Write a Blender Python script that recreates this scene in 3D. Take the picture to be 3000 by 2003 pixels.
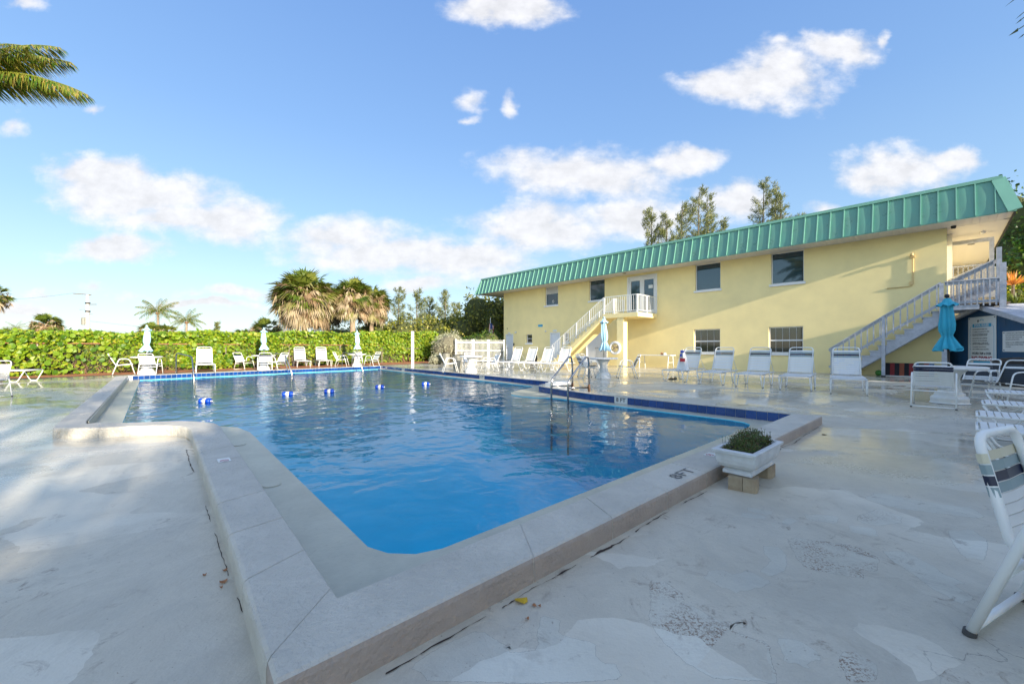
import bpy, bmesh, math, random
from mathutils import Vector, Matrix, Euler
from mathutils.geometry import delaunay_2d_cdt, tessellate_polygon
random.seed(7)
R=math.radians
for o in list(bpy.data.objects): bpy.data.objects.remove(o)
SC=bpy.context.scene
COL=SC.collection
# ---------------------------------------------------------------- camera
CF=1175.0; CH=1.22; CX=1500.0; HY=1018.0      # focal length in photo pixels, eye height, centre column, horizon row
cam=bpy.data.cameras.new('camera'); camo=bpy.data.objects.new('camera',cam); COL.objects.link(camo)
camo.location=(0,0,CH); camo.rotation_euler=(R(90),0,0)
cam.sensor_width=36; cam.sensor_fit='HORIZONTAL'; cam.lens=CF/3000*36
cam.shift_y=(HY-1001.5)/3000; cam.clip_start=.05; cam.clip_end=6000
SC.camera=camo
SC.view_settings.view_transform='Standard'; SC.view_settings.look='None'
SC.view_settings.exposure=EXPO=1.80; SC.view_settings.gamma=1
SC.view_settings.use_curve_mapping=False
# ---------------------------------------------------------------- sun
SUN_EL=15.0; SDIR=Vector((.622,-.783,0)).normalized()
sv=SDIR*math.cos(R(SUN_EL))+Vector((0,0,math.sin(R(SUN_EL))))
sl=bpy.data.lights.new('sun','SUN'); sl.energy=3.1; sl.angle=R(.53); sl.color=(1,.87,.68)
so=bpy.data.objects.new('sun',sl); COL.objects.link(so); so.location=(40,-45,30)
so.rotation_euler=sv.to_track_quat('Z','Y').to_euler()
# ---------------------------------------------------------------- node helpers
class NT:
    def __init__(s,t): s.t=t; s.n=t.nodes; s.l=t.links
    def new(s,ty,**k):
        n=s.n.new(ty)
        for a,b in k.items(): setattr(n,a,b)
        return n
    def link(s,a,b): s.l.new(a,b)
    def _in(s,n,i,v):
        if v is None: return
        if isinstance(v,bpy.types.NodeSocket): s.l.new(v,n.inputs[i])
        else: n.inputs[i].default_value=v
    def math(s,op,a,b=None,c=None,clamp=False):
        n=s.new('ShaderNodeMath',operation=op,use_clamp=clamp)
        s._in(n,0,a); s._in(n,1,b); s._in(n,2,c); return n.outputs[0]
    def vmath(s,op,a,b=None):
        n=s.new('ShaderNodeVectorMath',operation=op); s._in(n,0,a); s._in(n,1,b)
        return n.outputs['Value'] if op in('LENGTH','DOT_PRODUCT') else n.outputs[0]
    def mix(s,f,a,b,blend='MIX'):
        n=s.new('ShaderNodeMix',data_type='RGBA',blend_type=blend)
        s._in(n,0,f); s._in(n,6,a); s._in(n,7,b); return n.outputs[2]
    def rng(s,v,a,b,c,d,smooth=False):
        n=s.new('ShaderNodeMapRange'); 
        if smooth: n.interpolation_type='SMOOTHSTEP'
        s._in(n,0,v)
        for i,x in zip((1,2,3,4),(a,b,c,d)): s._in(n,i,x)
        return n.outputs[0]
    def noise(s,vec,scale,detail=4,rough=.55,dist=0):
        n=s.new('ShaderNodeTexNoise'); s._in(n,'Vector',vec); n.inputs['Scale'].default_value=scale
        n.inputs['Detail'].default_value=detail; n.inputs['Roughness'].default_value=rough; n.inputs['Distortion'].default_value=dist
        return n.outputs[0]
    def scale(s,vec,x,y,z):
        return s.vmath('MULTIPLY',vec,(x,y,z))
    def bump(s,h,strength=.3,dist=.02,normal=None):
        n=s.new('ShaderNodeBump'); n.inputs['Strength'].default_value=strength; n.inputs['Distance'].default_value=dist
        s._in(n,'Height',h); 
        if normal is not None: s._in(n,'Normal',normal)
        return n.outputs[0]
def c4(c): return (c[0],c[1],c[2],1)
# ---------------------------------------------------------------- sky
W=bpy.data.worlds.new("World"); SC.world=W; W.use_nodes=True
w=NT(W.node_tree); w.n.clear()
sky=w.new('ShaderNodeTexSky',sky_type='NISHITA'); sky.sun_disc=False; sky.sun_elevation=R(SUN_EL)
sky.sun_rotation=math.atan2(SDIR.x,SDIR.y); sky.air_density=1.0; sky.dust_density=.6; sky.ozone_density=2.2
tc=w.new('ShaderNodeTexCoord').outputs['Generated']
sep=w.new('ShaderNodeSeparateXYZ'); w.link(tc,sep.inputs[0]); sx,sy,sz=sep.outputs
ys=w.math('MAXIMUM',w.math('ABSOLUTE',sy),.02)
pv=w.new('ShaderNodeCombineXYZ'); w.link(w.math('DIVIDE',sx,ys),pv.inputs[0]); w.link(w.math('DIVIDE',sz,ys),pv.inputs[1])
p=pv.outputs[0]
warp=w.new('ShaderNodeTexNoise'); w._in(warp,'Vector',p); warp.inputs['Scale'].default_value=5.0; warp.inputs['Detail'].default_value=5
warp.inputs['Roughness'].default_value=.6
pw=w.vmath('ADD',p,w.vmath('MULTIPLY',w.vmath('SUBTRACT',warp.outputs['Color'],(.5,.5,.5)),(.12,.09,0)))
blobs=[(285,500,175,55),(420,575,280,78),(660,640,200,70),(340,728,180,46),(500,640,200,45),
 (1000,705,170,66),(1110,752,240,55),(1330,765,240,75),(1420,700,90,50),(1690,505,270,80),(2010,475,130,45),
 (1580,670,230,85),(1860,635,230,66),(2160,590,120,72),(2130,245,170,50),(2290,220,190,92),(2460,145,130,48),
 (2640,492,190,66),(2800,465,100,36),(1500,30,170,60),(1370,280,66,42),(38,372,62,60),(85,8,80,34),(1375,345,42,22),
 (2302,130,55,24),(2595,120,28,34),(2414,608,95,32),(950,778,80,30),(285,838,75,30),(560,860,60,26),(710,852,110,22),
 (620,890,180,16),(130,860,80,24),(400,865,60,20),(1488,300,34,60),(270,310,46,24),(2880,640,80,30),(60,905,90,22),(1230,830,110,26)]
acc=None
for bx,by,bw,bh in blobs:
    pk_=1.0
    if bw<100 and by<900: pk_=.50; bw*=1.35; bh*=1.35
    c=((bx-CX)/CF,(HY-by)/CF,0); s=(CF/bw*.90,CF/bh*.88,0)
    d=w.vmath('LENGTH',w.vmath('MULTIPLY',w.vmath('SUBTRACT',pw,c),s))
    v=w.math('SUBTRACT',pk_,d)
    acc=v if acc is None else w.math('SMOOTH_MAX',acc,v,.25)
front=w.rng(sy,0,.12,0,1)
n1=w.noise(w.scale(p,1,1.9,1),4.2,9,.58)
n2=w.noise(w.scale(p,1,1.5,1),14,6,.6)
hz=w.noise(w.scale(tc,1,1,5),3.3,7,.6)
blob=w.math('ADD',w.math('MULTIPLY',acc,1.05),w.math('MULTIPLY',w.math('SUBTRACT',n1,.5),1.5))
blob=w.math('ADD',blob,w.math('MULTIPLY',w.math('SUBTRACT',n2,.5),.95))
cf=w.math('MULTIPLY',w.rng(blob,-.10,.62,0,1,True),front)
back=w.math('MULTIPLY',w.rng(hz,.47,.60,0,.9,True),w.math('MAXIMUM',w.math('SUBTRACT',1.0,front),w.rng(sz,.68,.80,0,1,True)))  # unseen clouds behind and overhead, added for a brighter, more neutral fill
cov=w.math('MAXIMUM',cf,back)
cov=w.math('MULTIPLY',cov,w.rng(sz,0,.03,0,1))
sh=w.rng(n2,.35,.65,.86,1.06)
hsv=w.new('ShaderNodeHueSaturation'); hsv.inputs['Saturation'].default_value=1.0; w.link(sky.outputs[0],hsv.inputs['Color'])
skyc=hsv.outputs[0]
cloudc=w.new('ShaderNodeCombineXYZ')
CLB=1.90
for i,k in enumerate((1.0,1.0,1.03)): w.link(w.math('MULTIPLY',sh,CLB*k),cloudc.inputs[i])
# air near the horizon is milky
gr=w.new('ShaderNodeValToRGB'); w.link(sz,gr.inputs[0]); ge=gr.color_ramp.elements
ge[0].position=0; ge[0].color=(.70,.84,.97,1); ge[1].position=.75; ge[1].color=(.17,.36,.84,1)
for po,co in ((.10,(.56,.76,.97,1)),(.25,(.38,.63,.96,1)),(.45,(.26,.49,.92,1))): e_=ge.new(po); e_.color=co
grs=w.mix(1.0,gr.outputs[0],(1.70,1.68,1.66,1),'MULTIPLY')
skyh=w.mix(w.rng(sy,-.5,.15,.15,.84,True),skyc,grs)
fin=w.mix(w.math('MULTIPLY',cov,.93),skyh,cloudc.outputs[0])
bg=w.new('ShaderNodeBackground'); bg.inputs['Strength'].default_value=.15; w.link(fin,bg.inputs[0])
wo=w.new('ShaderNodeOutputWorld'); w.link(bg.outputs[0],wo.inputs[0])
W.cycles.sampling_method='MANUAL'; W.cycles.sample_map_resolution=512
SC.cycles.max_bounces=8; SC.cycles.transparent_max_bounces=24; SC.cycles.use_denoising=True
SC.cycles.caustics_reflective=False; SC.cycles.caustics_refractive=False
# ---------------------------------------------------------------- pixel geometry
def at(px,py,z=0.0):
    D=CF*(CH-z)/(py-HY); return Vector(((px-CX)/CF*D,D,z))
def atD(px,py,D): return Vector(((px-CX)/CF*D,D,CH+(HY-py)/CF*D))
K=.135
P0=at(989,1748,K); PA=R(41.8)
PAx=Vector((-math.sin(PA),math.cos(PA),0)); PBx=Vector((math.cos(PA),math.sin(PA),0)); PROT=math.atan2(PBx.y,PBx.x)
def uv(x,y):
    x-=P0.x; y-=P0.y; return (x*PBx.x+y*PBx.y, x*PAx.x+y*PAx.y)
def xy(u,v): return (P0.x+PBx.x*u+PAx.x*v, P0.y+PBx.y*u+PAx.y*v)
BL=Vector((-.654,32.03,0)); E=Vector((.6827,-.7307,0)); N=Vector((-.7307,-.6827,0)); BROT=math.atan2(E.y,E.x)
def bsn(x,y):
    x-=BL.x; y-=BL.y; return (x*E.x+y*E.y, x*N.x+y*N.y)
def sm(t): t=max(0,min(1,t)); return t*t*(3-2*t)
def zd(x,y):
    u,v=uv(x,y); s,n=bsn(x,y)
    if u<-.9: r=sm((v-8)/9)
    elif u<1.0:
        a=sm((v-8)/9); b=sm((v-16)/2); r=max(a,b)
    else: r=sm((v+.36)/1.7)
    return K*max(r,1-sm((n-9.5)/3.5))
def atd(px,py,dz=0):
    z=.1
    for _ in range(12):
        q=at(px,py,z+dz); z=zd(q.x,q.y)
    return Vector((q.x,q.y,z))
# ---------------------------------------------------------------- mesh helpers
class MB:
    def __init__(s): s.v=[]; s.f=[]; s.mi=[]; s.m=0
    def add(s,vs,fs):
        o=len(s.v); s.v+= [tuple(x) for x in vs]; s.f+=[tuple(i+o for i in f) for f in fs]; s.mi+=[s.m]*len(fs); return s
    def box(s,x0,y0,z0,x1,y1,z1):
        return s.add([(x0,y0,z0),(x1,y0,z0),(x1,y1,z0),(x0,y1,z0),(x0,y0,z1),(x1,y0,z1),(x1,y1,z1),(x0,y1,z1)],
          [(3,2,1,0),(4,5,6,7),(0,1,5,4),(1,2,6,5),(2,3,7,6),(3,0,4,7)])
    def cbox(s,c,d,rot=None):
        vs=[Vector((i*d[0]/2,j*d[1]/2,k*d[2]/2)) for k in(-1,1) for i,j in((-1,-1),(1,-1),(1,1),(-1,1))]
        if rot is not None: vs=[rot@v for v in vs]
        return s.add([v+Vector(c) for v in vs],[(3,2,1,0),(4,5,6,7),(0,1,5,4),(1,2,6,5),(2,3,7,6),(3,0,4,7)])
    def bar(s,a,b,w,h,up=(0,0,1)):
        a=Vector(a);b=Vector(b);d=(b-a).normalized(); up=Vector(up)
        x=d.cross(up)
        if x.length<1e-4: x=d.cross(Vector((1,0,0)))
        x.normalize(); z=x.cross(d)
        vs=[q+x*(i*w/2)+z*(j*h/2) for q in(a,b) for i,j in((-1,-1),(1,-1),(1,1),(-1,1))]
        return s.add(vs,[(0,1,2,3),(7,6,5,4),(0,4,5,1),(1,5,6,2),(2,6,7,3),(3,7,4,0)])
    def tube(s,pts,r,seg=6,cap=True,closed=False):
        pts=[Vector(p) for p in pts]; n=len(pts); rr=r if isinstance(r,(list,tuple)) else [r]*n
        rings=[]; prev=None
        for i,p in enumerate(pts):
            if closed: d=pts[(i+1)%n]-pts[i-1]
            else: d=pts[min(i+1,n-1)]-pts[max(i-1,0)]
            if d.length<1e-9: d=Vector((0,0,1))
            d.normalize()
            if prev is None:
                x=d.orthogonal().normalized()
            else:
                x=prev-d*prev.dot(d)
                x=x.normalized() if x.length>1e-6 else d.orthogonal().normalized()
            prev=x; y=d.cross(x)
            rings.append([p+(x*math.cos(2*math.pi*k/seg)+y*math.sin(2*math.pi*k/seg))*rr[i] for k in range(seg)])
        vs=[q for rg in rings for q in rg]; fs=[]
        for i in range(n if closed else n-1):
            a=i*seg; b=((i+1)%n)*seg
            for k in range(seg):
                k2=(k+1)%seg; fs.append((a+k,a+k2,b+k2,b+k))
        if cap and not closed:
            fs.append(tuple(range(seg-1,-1,-1))); fs.append(tuple((n-1)*seg+k for k in range(seg)))
        return s.add(vs,fs)
    def lathe(s,prof,seg=20,c=(0,0,0),cap=True):
        vs=[];fs=[]
        for r,z in prof:
            for k in range(seg):
                a=2*math.pi*k/seg; vs.append((c[0]+r*math.cos(a),c[1]+r*math.sin(a),c[2]+z))
        for i in range(len(prof)-1):
            for k in range(seg):
                k2=(k+1)%seg; fs.append((i*seg+k,i*seg+k2,(i+1)*seg+k2,(i+1)*seg+k))
        if cap:
            fs.append(tuple(range(seg-1,-1,-1))); m=(len(prof)-1)*seg; fs.append(tuple(m+k for k in range(seg)))
        return s.add(vs,fs)
    def prism(s,poly,z0,z1):
        n=len(poly); vs=[(p[0],p[1],z0) for p in poly]+[(p[0],p[1],z1) for p in poly]
        fs=[tuple(range(n-1,-1,-1)),tuple(range(n,2*n))]+[(i,(i+1)%n,n+(i+1)%n,n+i) for i in range(n)]
        return s.add(vs,fs)
    def sheet(s,vs): return s.add(vs,[tuple(range(len(vs)))])
    def mesh(s,name,mats,smooth=False):
        me=bpy.data.meshes.new(name); me.from_pydata(s.v,[],s.f)
        for m in (mats if isinstance(mats,(list,tuple)) else [mats]): me.materials.append(m)
        if s.m or any(s.mi): me.polygons.foreach_set('material_index',s.mi)
        if smooth: me.polygons.foreach_set('use_smooth',[True]*len(me.polygons))
        me.update(); return me
    def build(s,name,mats,parent=None,smooth=False,loc=None,rz=None,**k):
        return link(name,s.mesh(name,mats,smooth),parent,loc,rz,**k)
def link(name,me,parent=None,loc=None,rz=None,label=None,cat=None,group=None,kind=None):
    o=bpy.data.objects.new(name,me); COL.objects.link(o)
    if parent is not None: o.parent=parent
    if loc is not None: o.location=loc
    if rz is not None: o.rotation_euler=(0,0,rz)
    return tag(o,label,cat,group,kind)
def tag(o,label=None,cat=None,group=None,kind=None):
    if label: o['label']=label
    if cat: o['category']=cat
    if group: o['group']=group
    if kind: o['kind']=kind
    return o
def thing(name,label,cat,loc=(0,0,0),rz=0,group=None):
    return link(name,None,None,loc,rz,label,cat,group)
def kids(o): return KID.get(o.name,[])
def copy_tree(o,parent=None,depth=0):
    c=o.copy(); COL.objects.link(c)
    if parent is not None: c.parent=parent
    for ch in CH_MAP[o.name]: copy_tree(ch,c,depth+1)
    return c
CH_MAP={}
def index(o):
    """remember the children of a prototype so copies stay cheap"""
    CH_MAP[o.name]=[c for c in bpy.data.objects if c.parent==o]
    for c in CH_MAP[o.name]: index(c)
def dup(o,loc,rz,label=None,group=None,scale=None):
    c=copy_tree(o); c.location=loc; c.rotation_euler=(0,0,rz)
    if label: c['label']=label
    if group: c['group']=group
    if scale: c.scale=(scale,)*3
    return c
def text_mesh(txt,size,mat,name='lettering',ext=.0015,align='CENTER',font=None,bold=0):
    cu=bpy.data.curves.new(name,'FONT'); cu.body=txt; cu.size=size; cu.extrude=ext; cu.align_x=align; cu.align_y='CENTER'; cu.offset=bold
    cu.resolution_u=2
    o=bpy.data.objects.new('tmp',cu); COL.objects.link(o)
    dg=bpy.context.evaluated_depsgraph_get(); me=bpy.data.meshes.new_from_object(o.evaluated_get(dg))
    bpy.data.objects.remove(o); bpy.data.curves.remove(cu)
    me.name=name; me.materials.clear(); me.materials.append(mat); return me
# ---------------------------------------------------------------- materials
def mat(name,col,rough=.6,metal=0,spec=.5,nscale=None,namt=.12,bump=0,bscale=60,coat=0,sub=0,col2=None):
    m=bpy.data.materials.new(name); m.use_nodes=True; t=NT(m.node_tree); b=t.n['Principled BSDF']
    b.inputs['Roughness'].default_value=rough; b.inputs['Metallic'].default_value=metal
    b.inputs['Specular IOR Level'].default_value=spec; b.inputs['Coat Weight'].default_value=coat
    oc=t.new('ShaderNodeTexCoord').outputs['Object']
    if nscale:
        nz=t.noise(oc,nscale,5,.6); a=t.rng(nz,.3,.7,0,1)
        d=col2 or tuple(x*(1-namt*2) for x in col)
        t.link(t.mix(a,c4(d),c4(col)),b.inputs['Base Color'])
        t.link(t.rng(nz,.3,.7,max(0,rough-.08),min(1,rough+.08)),b.inputs['Roughness'])
    else: b.inputs['Base Color'].default_value=c4(col)
    if bump: t.link(t.bump(t.noise(oc,bscale,4,.6),bump,.01),b.inputs['Normal'])
    return m
def leafmat(name,cols,trans=.35,rough=.45,tcol=None):
    m=bpy.data.materials.new(name); m.use_nodes=True; t=NT(m.node_tree); t.n.remove(t.n['Principled BSDF'])
    g=t.new('ShaderNodeNewGeometry'); cr=t.new('ShaderNodeValToRGB'); t.link(g.outputs['Random Per Island'],cr.inputs[0])
    el=cr.color_ramp.elements; el[0].color=c4(cols[0]); el[0].position=0; el[1].color=c4(cols[-1]); el[1].position=1
    for i,c in enumerate(cols[1:-1]): e=el.new((i+1)/(len(cols)-1)); e.color=c4(c)
    pb=t.new('ShaderNodeBsdfPrincipled'); pb.inputs['Roughness'].default_value=rough; t.link(cr.outputs[0],pb.inputs['Base Color'])
    tr=t.new('ShaderNodeBsdfTranslucent'); t.link(t.mix(1.0,cr.outputs[0],(1.3,1.25,.6,1),'MULTIPLY'),tr.inputs[0])
    mx=t.new('ShaderNodeMixShader'); mx.inputs[0].default_value=trans; t.link(pb.outputs[0],mx.inputs[1]); t.link(tr.outputs[0],mx.inputs[2])
    t.link(mx.outputs[0],t.n['Material Output'].inputs[0]); return m
M={}
M['white']=mat('white_powder_coat',(.78,.79,.78),.35,bump=.03)
M['strap']=mat('white_vinyl_strap',(.74,.75,.74),.42,nscale=9,namt=.05)
M['strap_navy']=mat('navy_vinyl_strap',(.012,.018,.05),.38)
M['strap_grey']=mat('grey_blue_vinyl_strap',(.25,.33,.35),.45)
M['strap_cream']=mat('cream_vinyl_strap',(.62,.58,.44),.45)
M['strap_black']=mat('black_vinyl_strap',(.02,.025,.028),.4)
M['resin']=mat('white_resin',(.76,.76,.74),.4,nscale=6,namt=.06)
M['steel']=mat('stainless_steel',(.42,.42,.42),.22,metal=1,nscale=14,namt=.2)
M['rust']=mat('rusty_flange',(.25,.13,.07),.7,nscale=30,namt=.3)
M['yellow']=mat('yellow_stucco',(.90,.755,.38),.8,nscale=1.1,namt=.06,bump=.15,bscale=70)
M['yellow2']=mat('yellow_smooth_stucco',(.90,.75,.38),.75,nscale=1.5,namt=.04,bump=.1,bscale=40)
M['soffit']=mat('white_soffit',(.66,.64,.62),.6,nscale=4,namt=.06)
M['trim']=mat('white_trim',(.74,.75,.77),.45,nscale=8,namt=.04)
M['door']=mat('pale_door',(.66,.7,.76),.45,nscale=3,namt=.03)
M['greytrim']=mat('greyed_white_wood',(.47,.49,.54),.7,nscale=8,namt=.16,bump=.3,bscale=50)
M['wood']=mat('weathered_wood',(.30,.22,.16),.8,nscale=10,namt=.2)
M['black']=mat('black_plastic',(.012,.012,.013),.5,nscale=6,namt=.2)
M['dark']=mat('dark_interior',(.02,.022,.025),.9)
M['bluewall']=mat('blue_painted_block',(.013,.075,.17),.55,nscale=3,namt=.12,bump=.2,bscale=60)
M['signwhite']=mat('sign_white',(.68,.70,.70),.4,nscale=5,namt=.05)
M['signblue']=mat('sign_blue',(.03,.33,.55),.4)
M['ink']=mat('sign_ink',(.03,.03,.035),.5)
M['inkgrey']=mat('sign_grey_ink',(.10,.11,.12),.5)
M['red']=mat('sign_red',(.35,.02,.05),.45)
M['aqua']=mat('aqua_canvas',(.045,.42,.58),.75,nscale=5,namt=.12)
M['paleaqua']=mat('pale_aqua_canvas',(.36,.58,.68),.75,nscale=5,namt=.06)
M['planter']=mat('white_planter',(.66,.68,.69),.65,nscale=9,namt=.12,bump=.35,bscale=40)
M['paver']=mat('tan_paver',(.40,.33,.23),.85,nscale=14,namt=.15,bump=.5,bscale=80,col2=(.26,.20,.13))
M['soil']=mat('potting_soil',(.03,.022,.015),.9)
M['trunk']=mat('palm_trunk',(.36,.27,.19),.85,nscale=6,namt=.25,bump=.6,bscale=14)
M['bark']=mat('grey_bark',(.19,.15,.11),.9,nscale=6,namt=.25,bump=.5,bscale=14)
M['mulch']=mat('leaf_litter',(.52,.20,.08),.9,nscale=22,namt=.3,bump=.8,bscale=30,col2=(.18,.07,.03))
M['grass']=mat('rough_grass',(.10,.13,.04),.9,nscale=.8,namt=.25,bump=.4,bscale=8)
M['galv']=mat('galvanised_wire',(.36,.31,.26),.5,metal=.6)
M['float_blue']=mat('blue_float',(.0,.05,.42),.3)
M['concretepole']=mat('concrete_pole',(.55,.54,.52),.8,nscale=3,namt=.08)
M['trash']=mat('grey_trash_can',(.22,.22,.19),.55,nscale=5,namt=.15)
M['shelf']=None
M['blind']=mat('dark_blind_slat',(.11,.10,.09),.5)
M['glassdark']=mat('window_glass',(.008,.017,.026),.04,spec=1.0)
M['glassblue']=mat('tinted_window_glass',(.010,.035,.055),.03,spec=.9)
M['lace']=mat('white_lace_curtain',(.7,.7,.7),.8)
M['conduit']=mat('yellow_painted_conduit',(.60,.44,.20),.6)
M['flagred']=mat('flag_red',(.45,.03,.04),.8); M['flagwhite']=mat('flag_white',(.75,.74,.72),.8); M['flagblue']=mat('flag_blue',(.03,.05,.2),.8)
M['rubber']=mat('grey_rubber_tip',(.06,.06,.06),.6)
M['drain']=mat('tan_leaf',(.32,.15,.07),.8); M['yleaf']=mat('yellow_leaf',(.55,.36,.02),.7)
# deck: painted concrete, wet in places
def deckmat(name,base,spk=0.0,patch=False):
    m=bpy.data.materials.new(name); m.use_nodes=True; t=NT(m.node_tree); b=t.n['Principled BSDF']
    g=t.new('ShaderNodeNewGeometry').outputs['Position']
    big=t.noise(g,.22,5,.6,.4); mid=t.noise(g,1.7,6,.65,.6); fine=t.noise(g,38,4,.6)
    scr=t.noise(t.scale(g,1,1,1),7,8,.72,1.2)
    col=t.mix(t.rng(mid,.3,.7,0,1),c4(tuple(x*.74 for x in base)),c4(base))
    col=t.mix(t.rng(t.noise(t.scale(g,1,1,1),5.5,7,.7,.8),.50,.62,0,.28),col,c4(tuple(x*.62 for x in base)))
    col=t.mix(t.rng(big,.35,.65,.0,.5),col,c4((base[0]*1.10,base[1]*1.02,base[2]*.9)))
    agg=t.noise(g,140,3,.7); col=t.mix(t.rng(agg,.35,.65,.0,.22),col,c4(tuple(x*.55 for x in base)))
    col=t.mix(t.rng(t.noise(g,48,2,.5),.70,.74,0,.55),col,(.16,.13,.10,1))
    # worn-through paint and grime
    dirt=t.rng(t.math('MULTIPLY',t.rng(scr,.57,.66,0,1),t.rng(mid,.47,.58,0,1)),0,1,0,.75)
    col=t.mix(dirt,col,(.20,.15,.11,1))
    fl=t.math('MULTIPLY',t.rng(t.noise(g,70,4,.75),.62-spk*.075,.66-spk*.07,0,1),t.rng(t.noise(g,4.5,4,.6),.56-spk*.10,.66-spk*.06,0,1))
    col=t.mix(t.math('MULTIPLY',fl,.8),col,(.19,.10,.055,1))
    vc=t.new('ShaderNodeTexVoronoi',feature='F1'); wq=t.new('ShaderNodeTexNoise'); t._in(wq,'Vector',g); wq.inputs['Scale'].default_value=3.0; wq.inputs['Detail'].default_value=3
    t.link(t.vmath('ADD',t.scale(g,1,1.7,1),t.vmath('MULTIPLY',wq.outputs['Color'],(.35,.35,0))),vc.inputs['Vector']); vc.inputs['Scale'].default_value=1.15
    sc_=t.new('ShaderNodeSeparateColor'); t.link(vc.outputs['Color'],sc_.inputs[0])
    pk=t.math('MULTIPLY',t.rng(sc_.outputs[0],.62,.64,0,1),t.rng(t.noise(g,.6,3,.6),.42,.54,0,.85))
    col=t.mix(pk,col,c4(tuple(min(1,x*1.11) for x in base)))
    stn=t.math('MULTIPLY',t.rng(t.noise(t.scale(g,1,1,1),2.6,8,.75,1.6),.57,.66,0,1),t.rng(t.noise(g,.35,3,.6),.42,.58,.2,.75))
    col=t.mix(stn,col,(.29,.245,.195,1))
    col=t.mix(t.math('MULTIPLY',t.rng(t.noise(t.scale(g,1.6,.7,1),1.1,6,.7,.6),.53,.60,0,1),.35),col,c4(tuple(x*.72 for x in base)))
    # hairline cracks
    vo=t.new('ShaderNodeTexVoronoi',feature='DISTANCE_TO_EDGE'); wn=t.new('ShaderNodeTexNoise'); t._in(wn,'Vector',g); wn.inputs['Scale'].default_value=2.2; wn.inputs['Detail'].default_value=6
    t.link(t.vmath('ADD',g,t.vmath('MULTIPLY',wn.outputs['Color'],(.9,.9,0))),vo.inputs['Vector']); vo.inputs['Scale'].default_value=.42
    cr=t.math('MULTIPLY',t.rng(vo.outputs['Distance'],.0,.0016,1,0),t.rng(t.noise(g,.5,2,.5),.52,.60,0,.7))
    col=t.mix(cr,col,(.10,.09,.085,1))
    t.link(col,b.inputs['Base Color'])
    wet=t.rng(t.noise(t.scale(g,.7,1.0,1),.55,7,.66,.8),.42,.54,0,1,True)
    uvs=t.vmath('DOT_PRODUCT',g,tuple(PAx)); far=t.rng(uvs,P0.dot(PAx)+.5,P0.dot(PAx)+7,0,1,True)
    uvr=t.vmath('DOT_PRODUCT',g,tuple(PBx)); rightside=t.rng(uvr,P0.dot(PBx)+2.6,P0.dot(PBx)+6.5,0,1,True)
    wetm=t.math('MULTIPLY',wet,t.math('MAXIMUM',far,rightside))
    film=t.math('MAXIMUM',t.math('MULTIPLY',far,.6),wetm)
    rough=t.rng(film,0,1,.50,.09)
    rough=t.math('ADD',rough,t.rng(fine,.3,.7,-.04,.05)); t.link(rough,b.inputs['Roughness'])
    b.inputs['Specular IOR Level'].default_value=.6
    hgt=t.math('ADD',t.math('MULTIPLY',t.noise(g,16,5,.65),.7),t.math('MULTIPLY',mid,1.2))
    bs=t.new('ShaderNodeBump'); bs.inputs['Distance'].default_value=.013; t.link(hgt,bs.inputs['Height']); t.link(t.rng(film,0,1,.75,.04),bs.inputs['Strength'])
    t.link(bs.outputs[0],b.inputs['Normal'])
    if patch:
        at_=t.new('ShaderNodeAttribute',attribute_name='cover'); al=t.math('ADD',at_.outputs['Fac'],t.math('MULTIPLY',t.math('SUBTRACT',t.noise(g,22,6,.7),.5),1.1))
        al=t.math('MULTIPLY',t.rng(al,.44,.56,0,1,True),.92); tp_=t.new('ShaderNodeBsdfTransparent'); mx=t.new('ShaderNodeMixShader')
        t.link(al,mx.inputs[0]); t.link(tp_.outputs[0],mx.inputs[1]); t.link(b.outputs[0],mx.inputs[2]); t.link(mx.outputs[0],t.n['Material Output'].inputs[0])
    return m
M['deck']=deckmat('painted_concrete_deck',(.585,.55,.46))
M['patch']=deckmat('fresh_paint_patch',(.66,.645,.56),.15,True)
M['patchdirty']=deckmat('worn_paint_patch',(.66,.64,.55),1.6,True)
def concr(name,base,bumpd=.004,bs_=55,rough=.7,bst=.6):
    m=bpy.data.materials.new(name); m.use_nodes=True; t=NT(m.node_tree); b=t.n['Principled BSDF']
    g=t.new('ShaderNodeNewGeometry').outputs['Position']
    mid=t.noise(g,2.2,7,.7,.2); f=t.noise(g,bs_,5,.6)
    col=t.mix(t.rng(mid,.3,.7,0,1),c4(tuple(x*.76 for x in base)),c4(base))
    col=t.mix(t.rng(t.noise(g,30,6,.75),.60,.70,0,.4),col,(.20,.16,.13,1))
    t.link(col,b.inputs['Base Color']); b.inputs['Roughness'].default_value=rough
    h=t.math('ADD',f,t.math('MULTIPLY',t.noise(g,14,4,.6),1.5))
    t.link(t.bump(h,bst,bumpd),b.inputs['Normal']); return m
M['kerb']=concr('painted_kerb',(.60,.57,.50),.013,48,.62,1.0)
M['kerbface']=concr('worn_shaded_kerb_face',(.42,.355,.305),.010,42,.75,1.0)  # worn bare concrete, with some shade of the outer face in its colour
M['shelf']=concr('bare_wet_plaster',(.50,.49,.39),.005,34,.34,.5)
# tiles
def tilemat(name,c): 
    m=mat(name,c,.12,spec=.6); t=NT(m.node_tree); b=t.n['Principled BSDF']
    oi=t.new('ShaderNodeObjectInfo').outputs['Random']; t.link(t.mix(oi,c4(tuple(x*.8 for x in c)),c4(tuple(min(1,x*1.2) for x in c))),b.inputs['Base Color']); return m
M['tile']=tilemat('cobalt_glazed_tile',(.004,.045,.20))
M['grout']=mat('white_grout',(.55,.6,.66),.7)
M['tilewhite']=mat('white_depth_tile',(.62,.64,.64),.3)
M['plaster']=mat('pool_plaster',(.18,.85,.96),.8,nscale=2,namt=.05)
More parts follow.
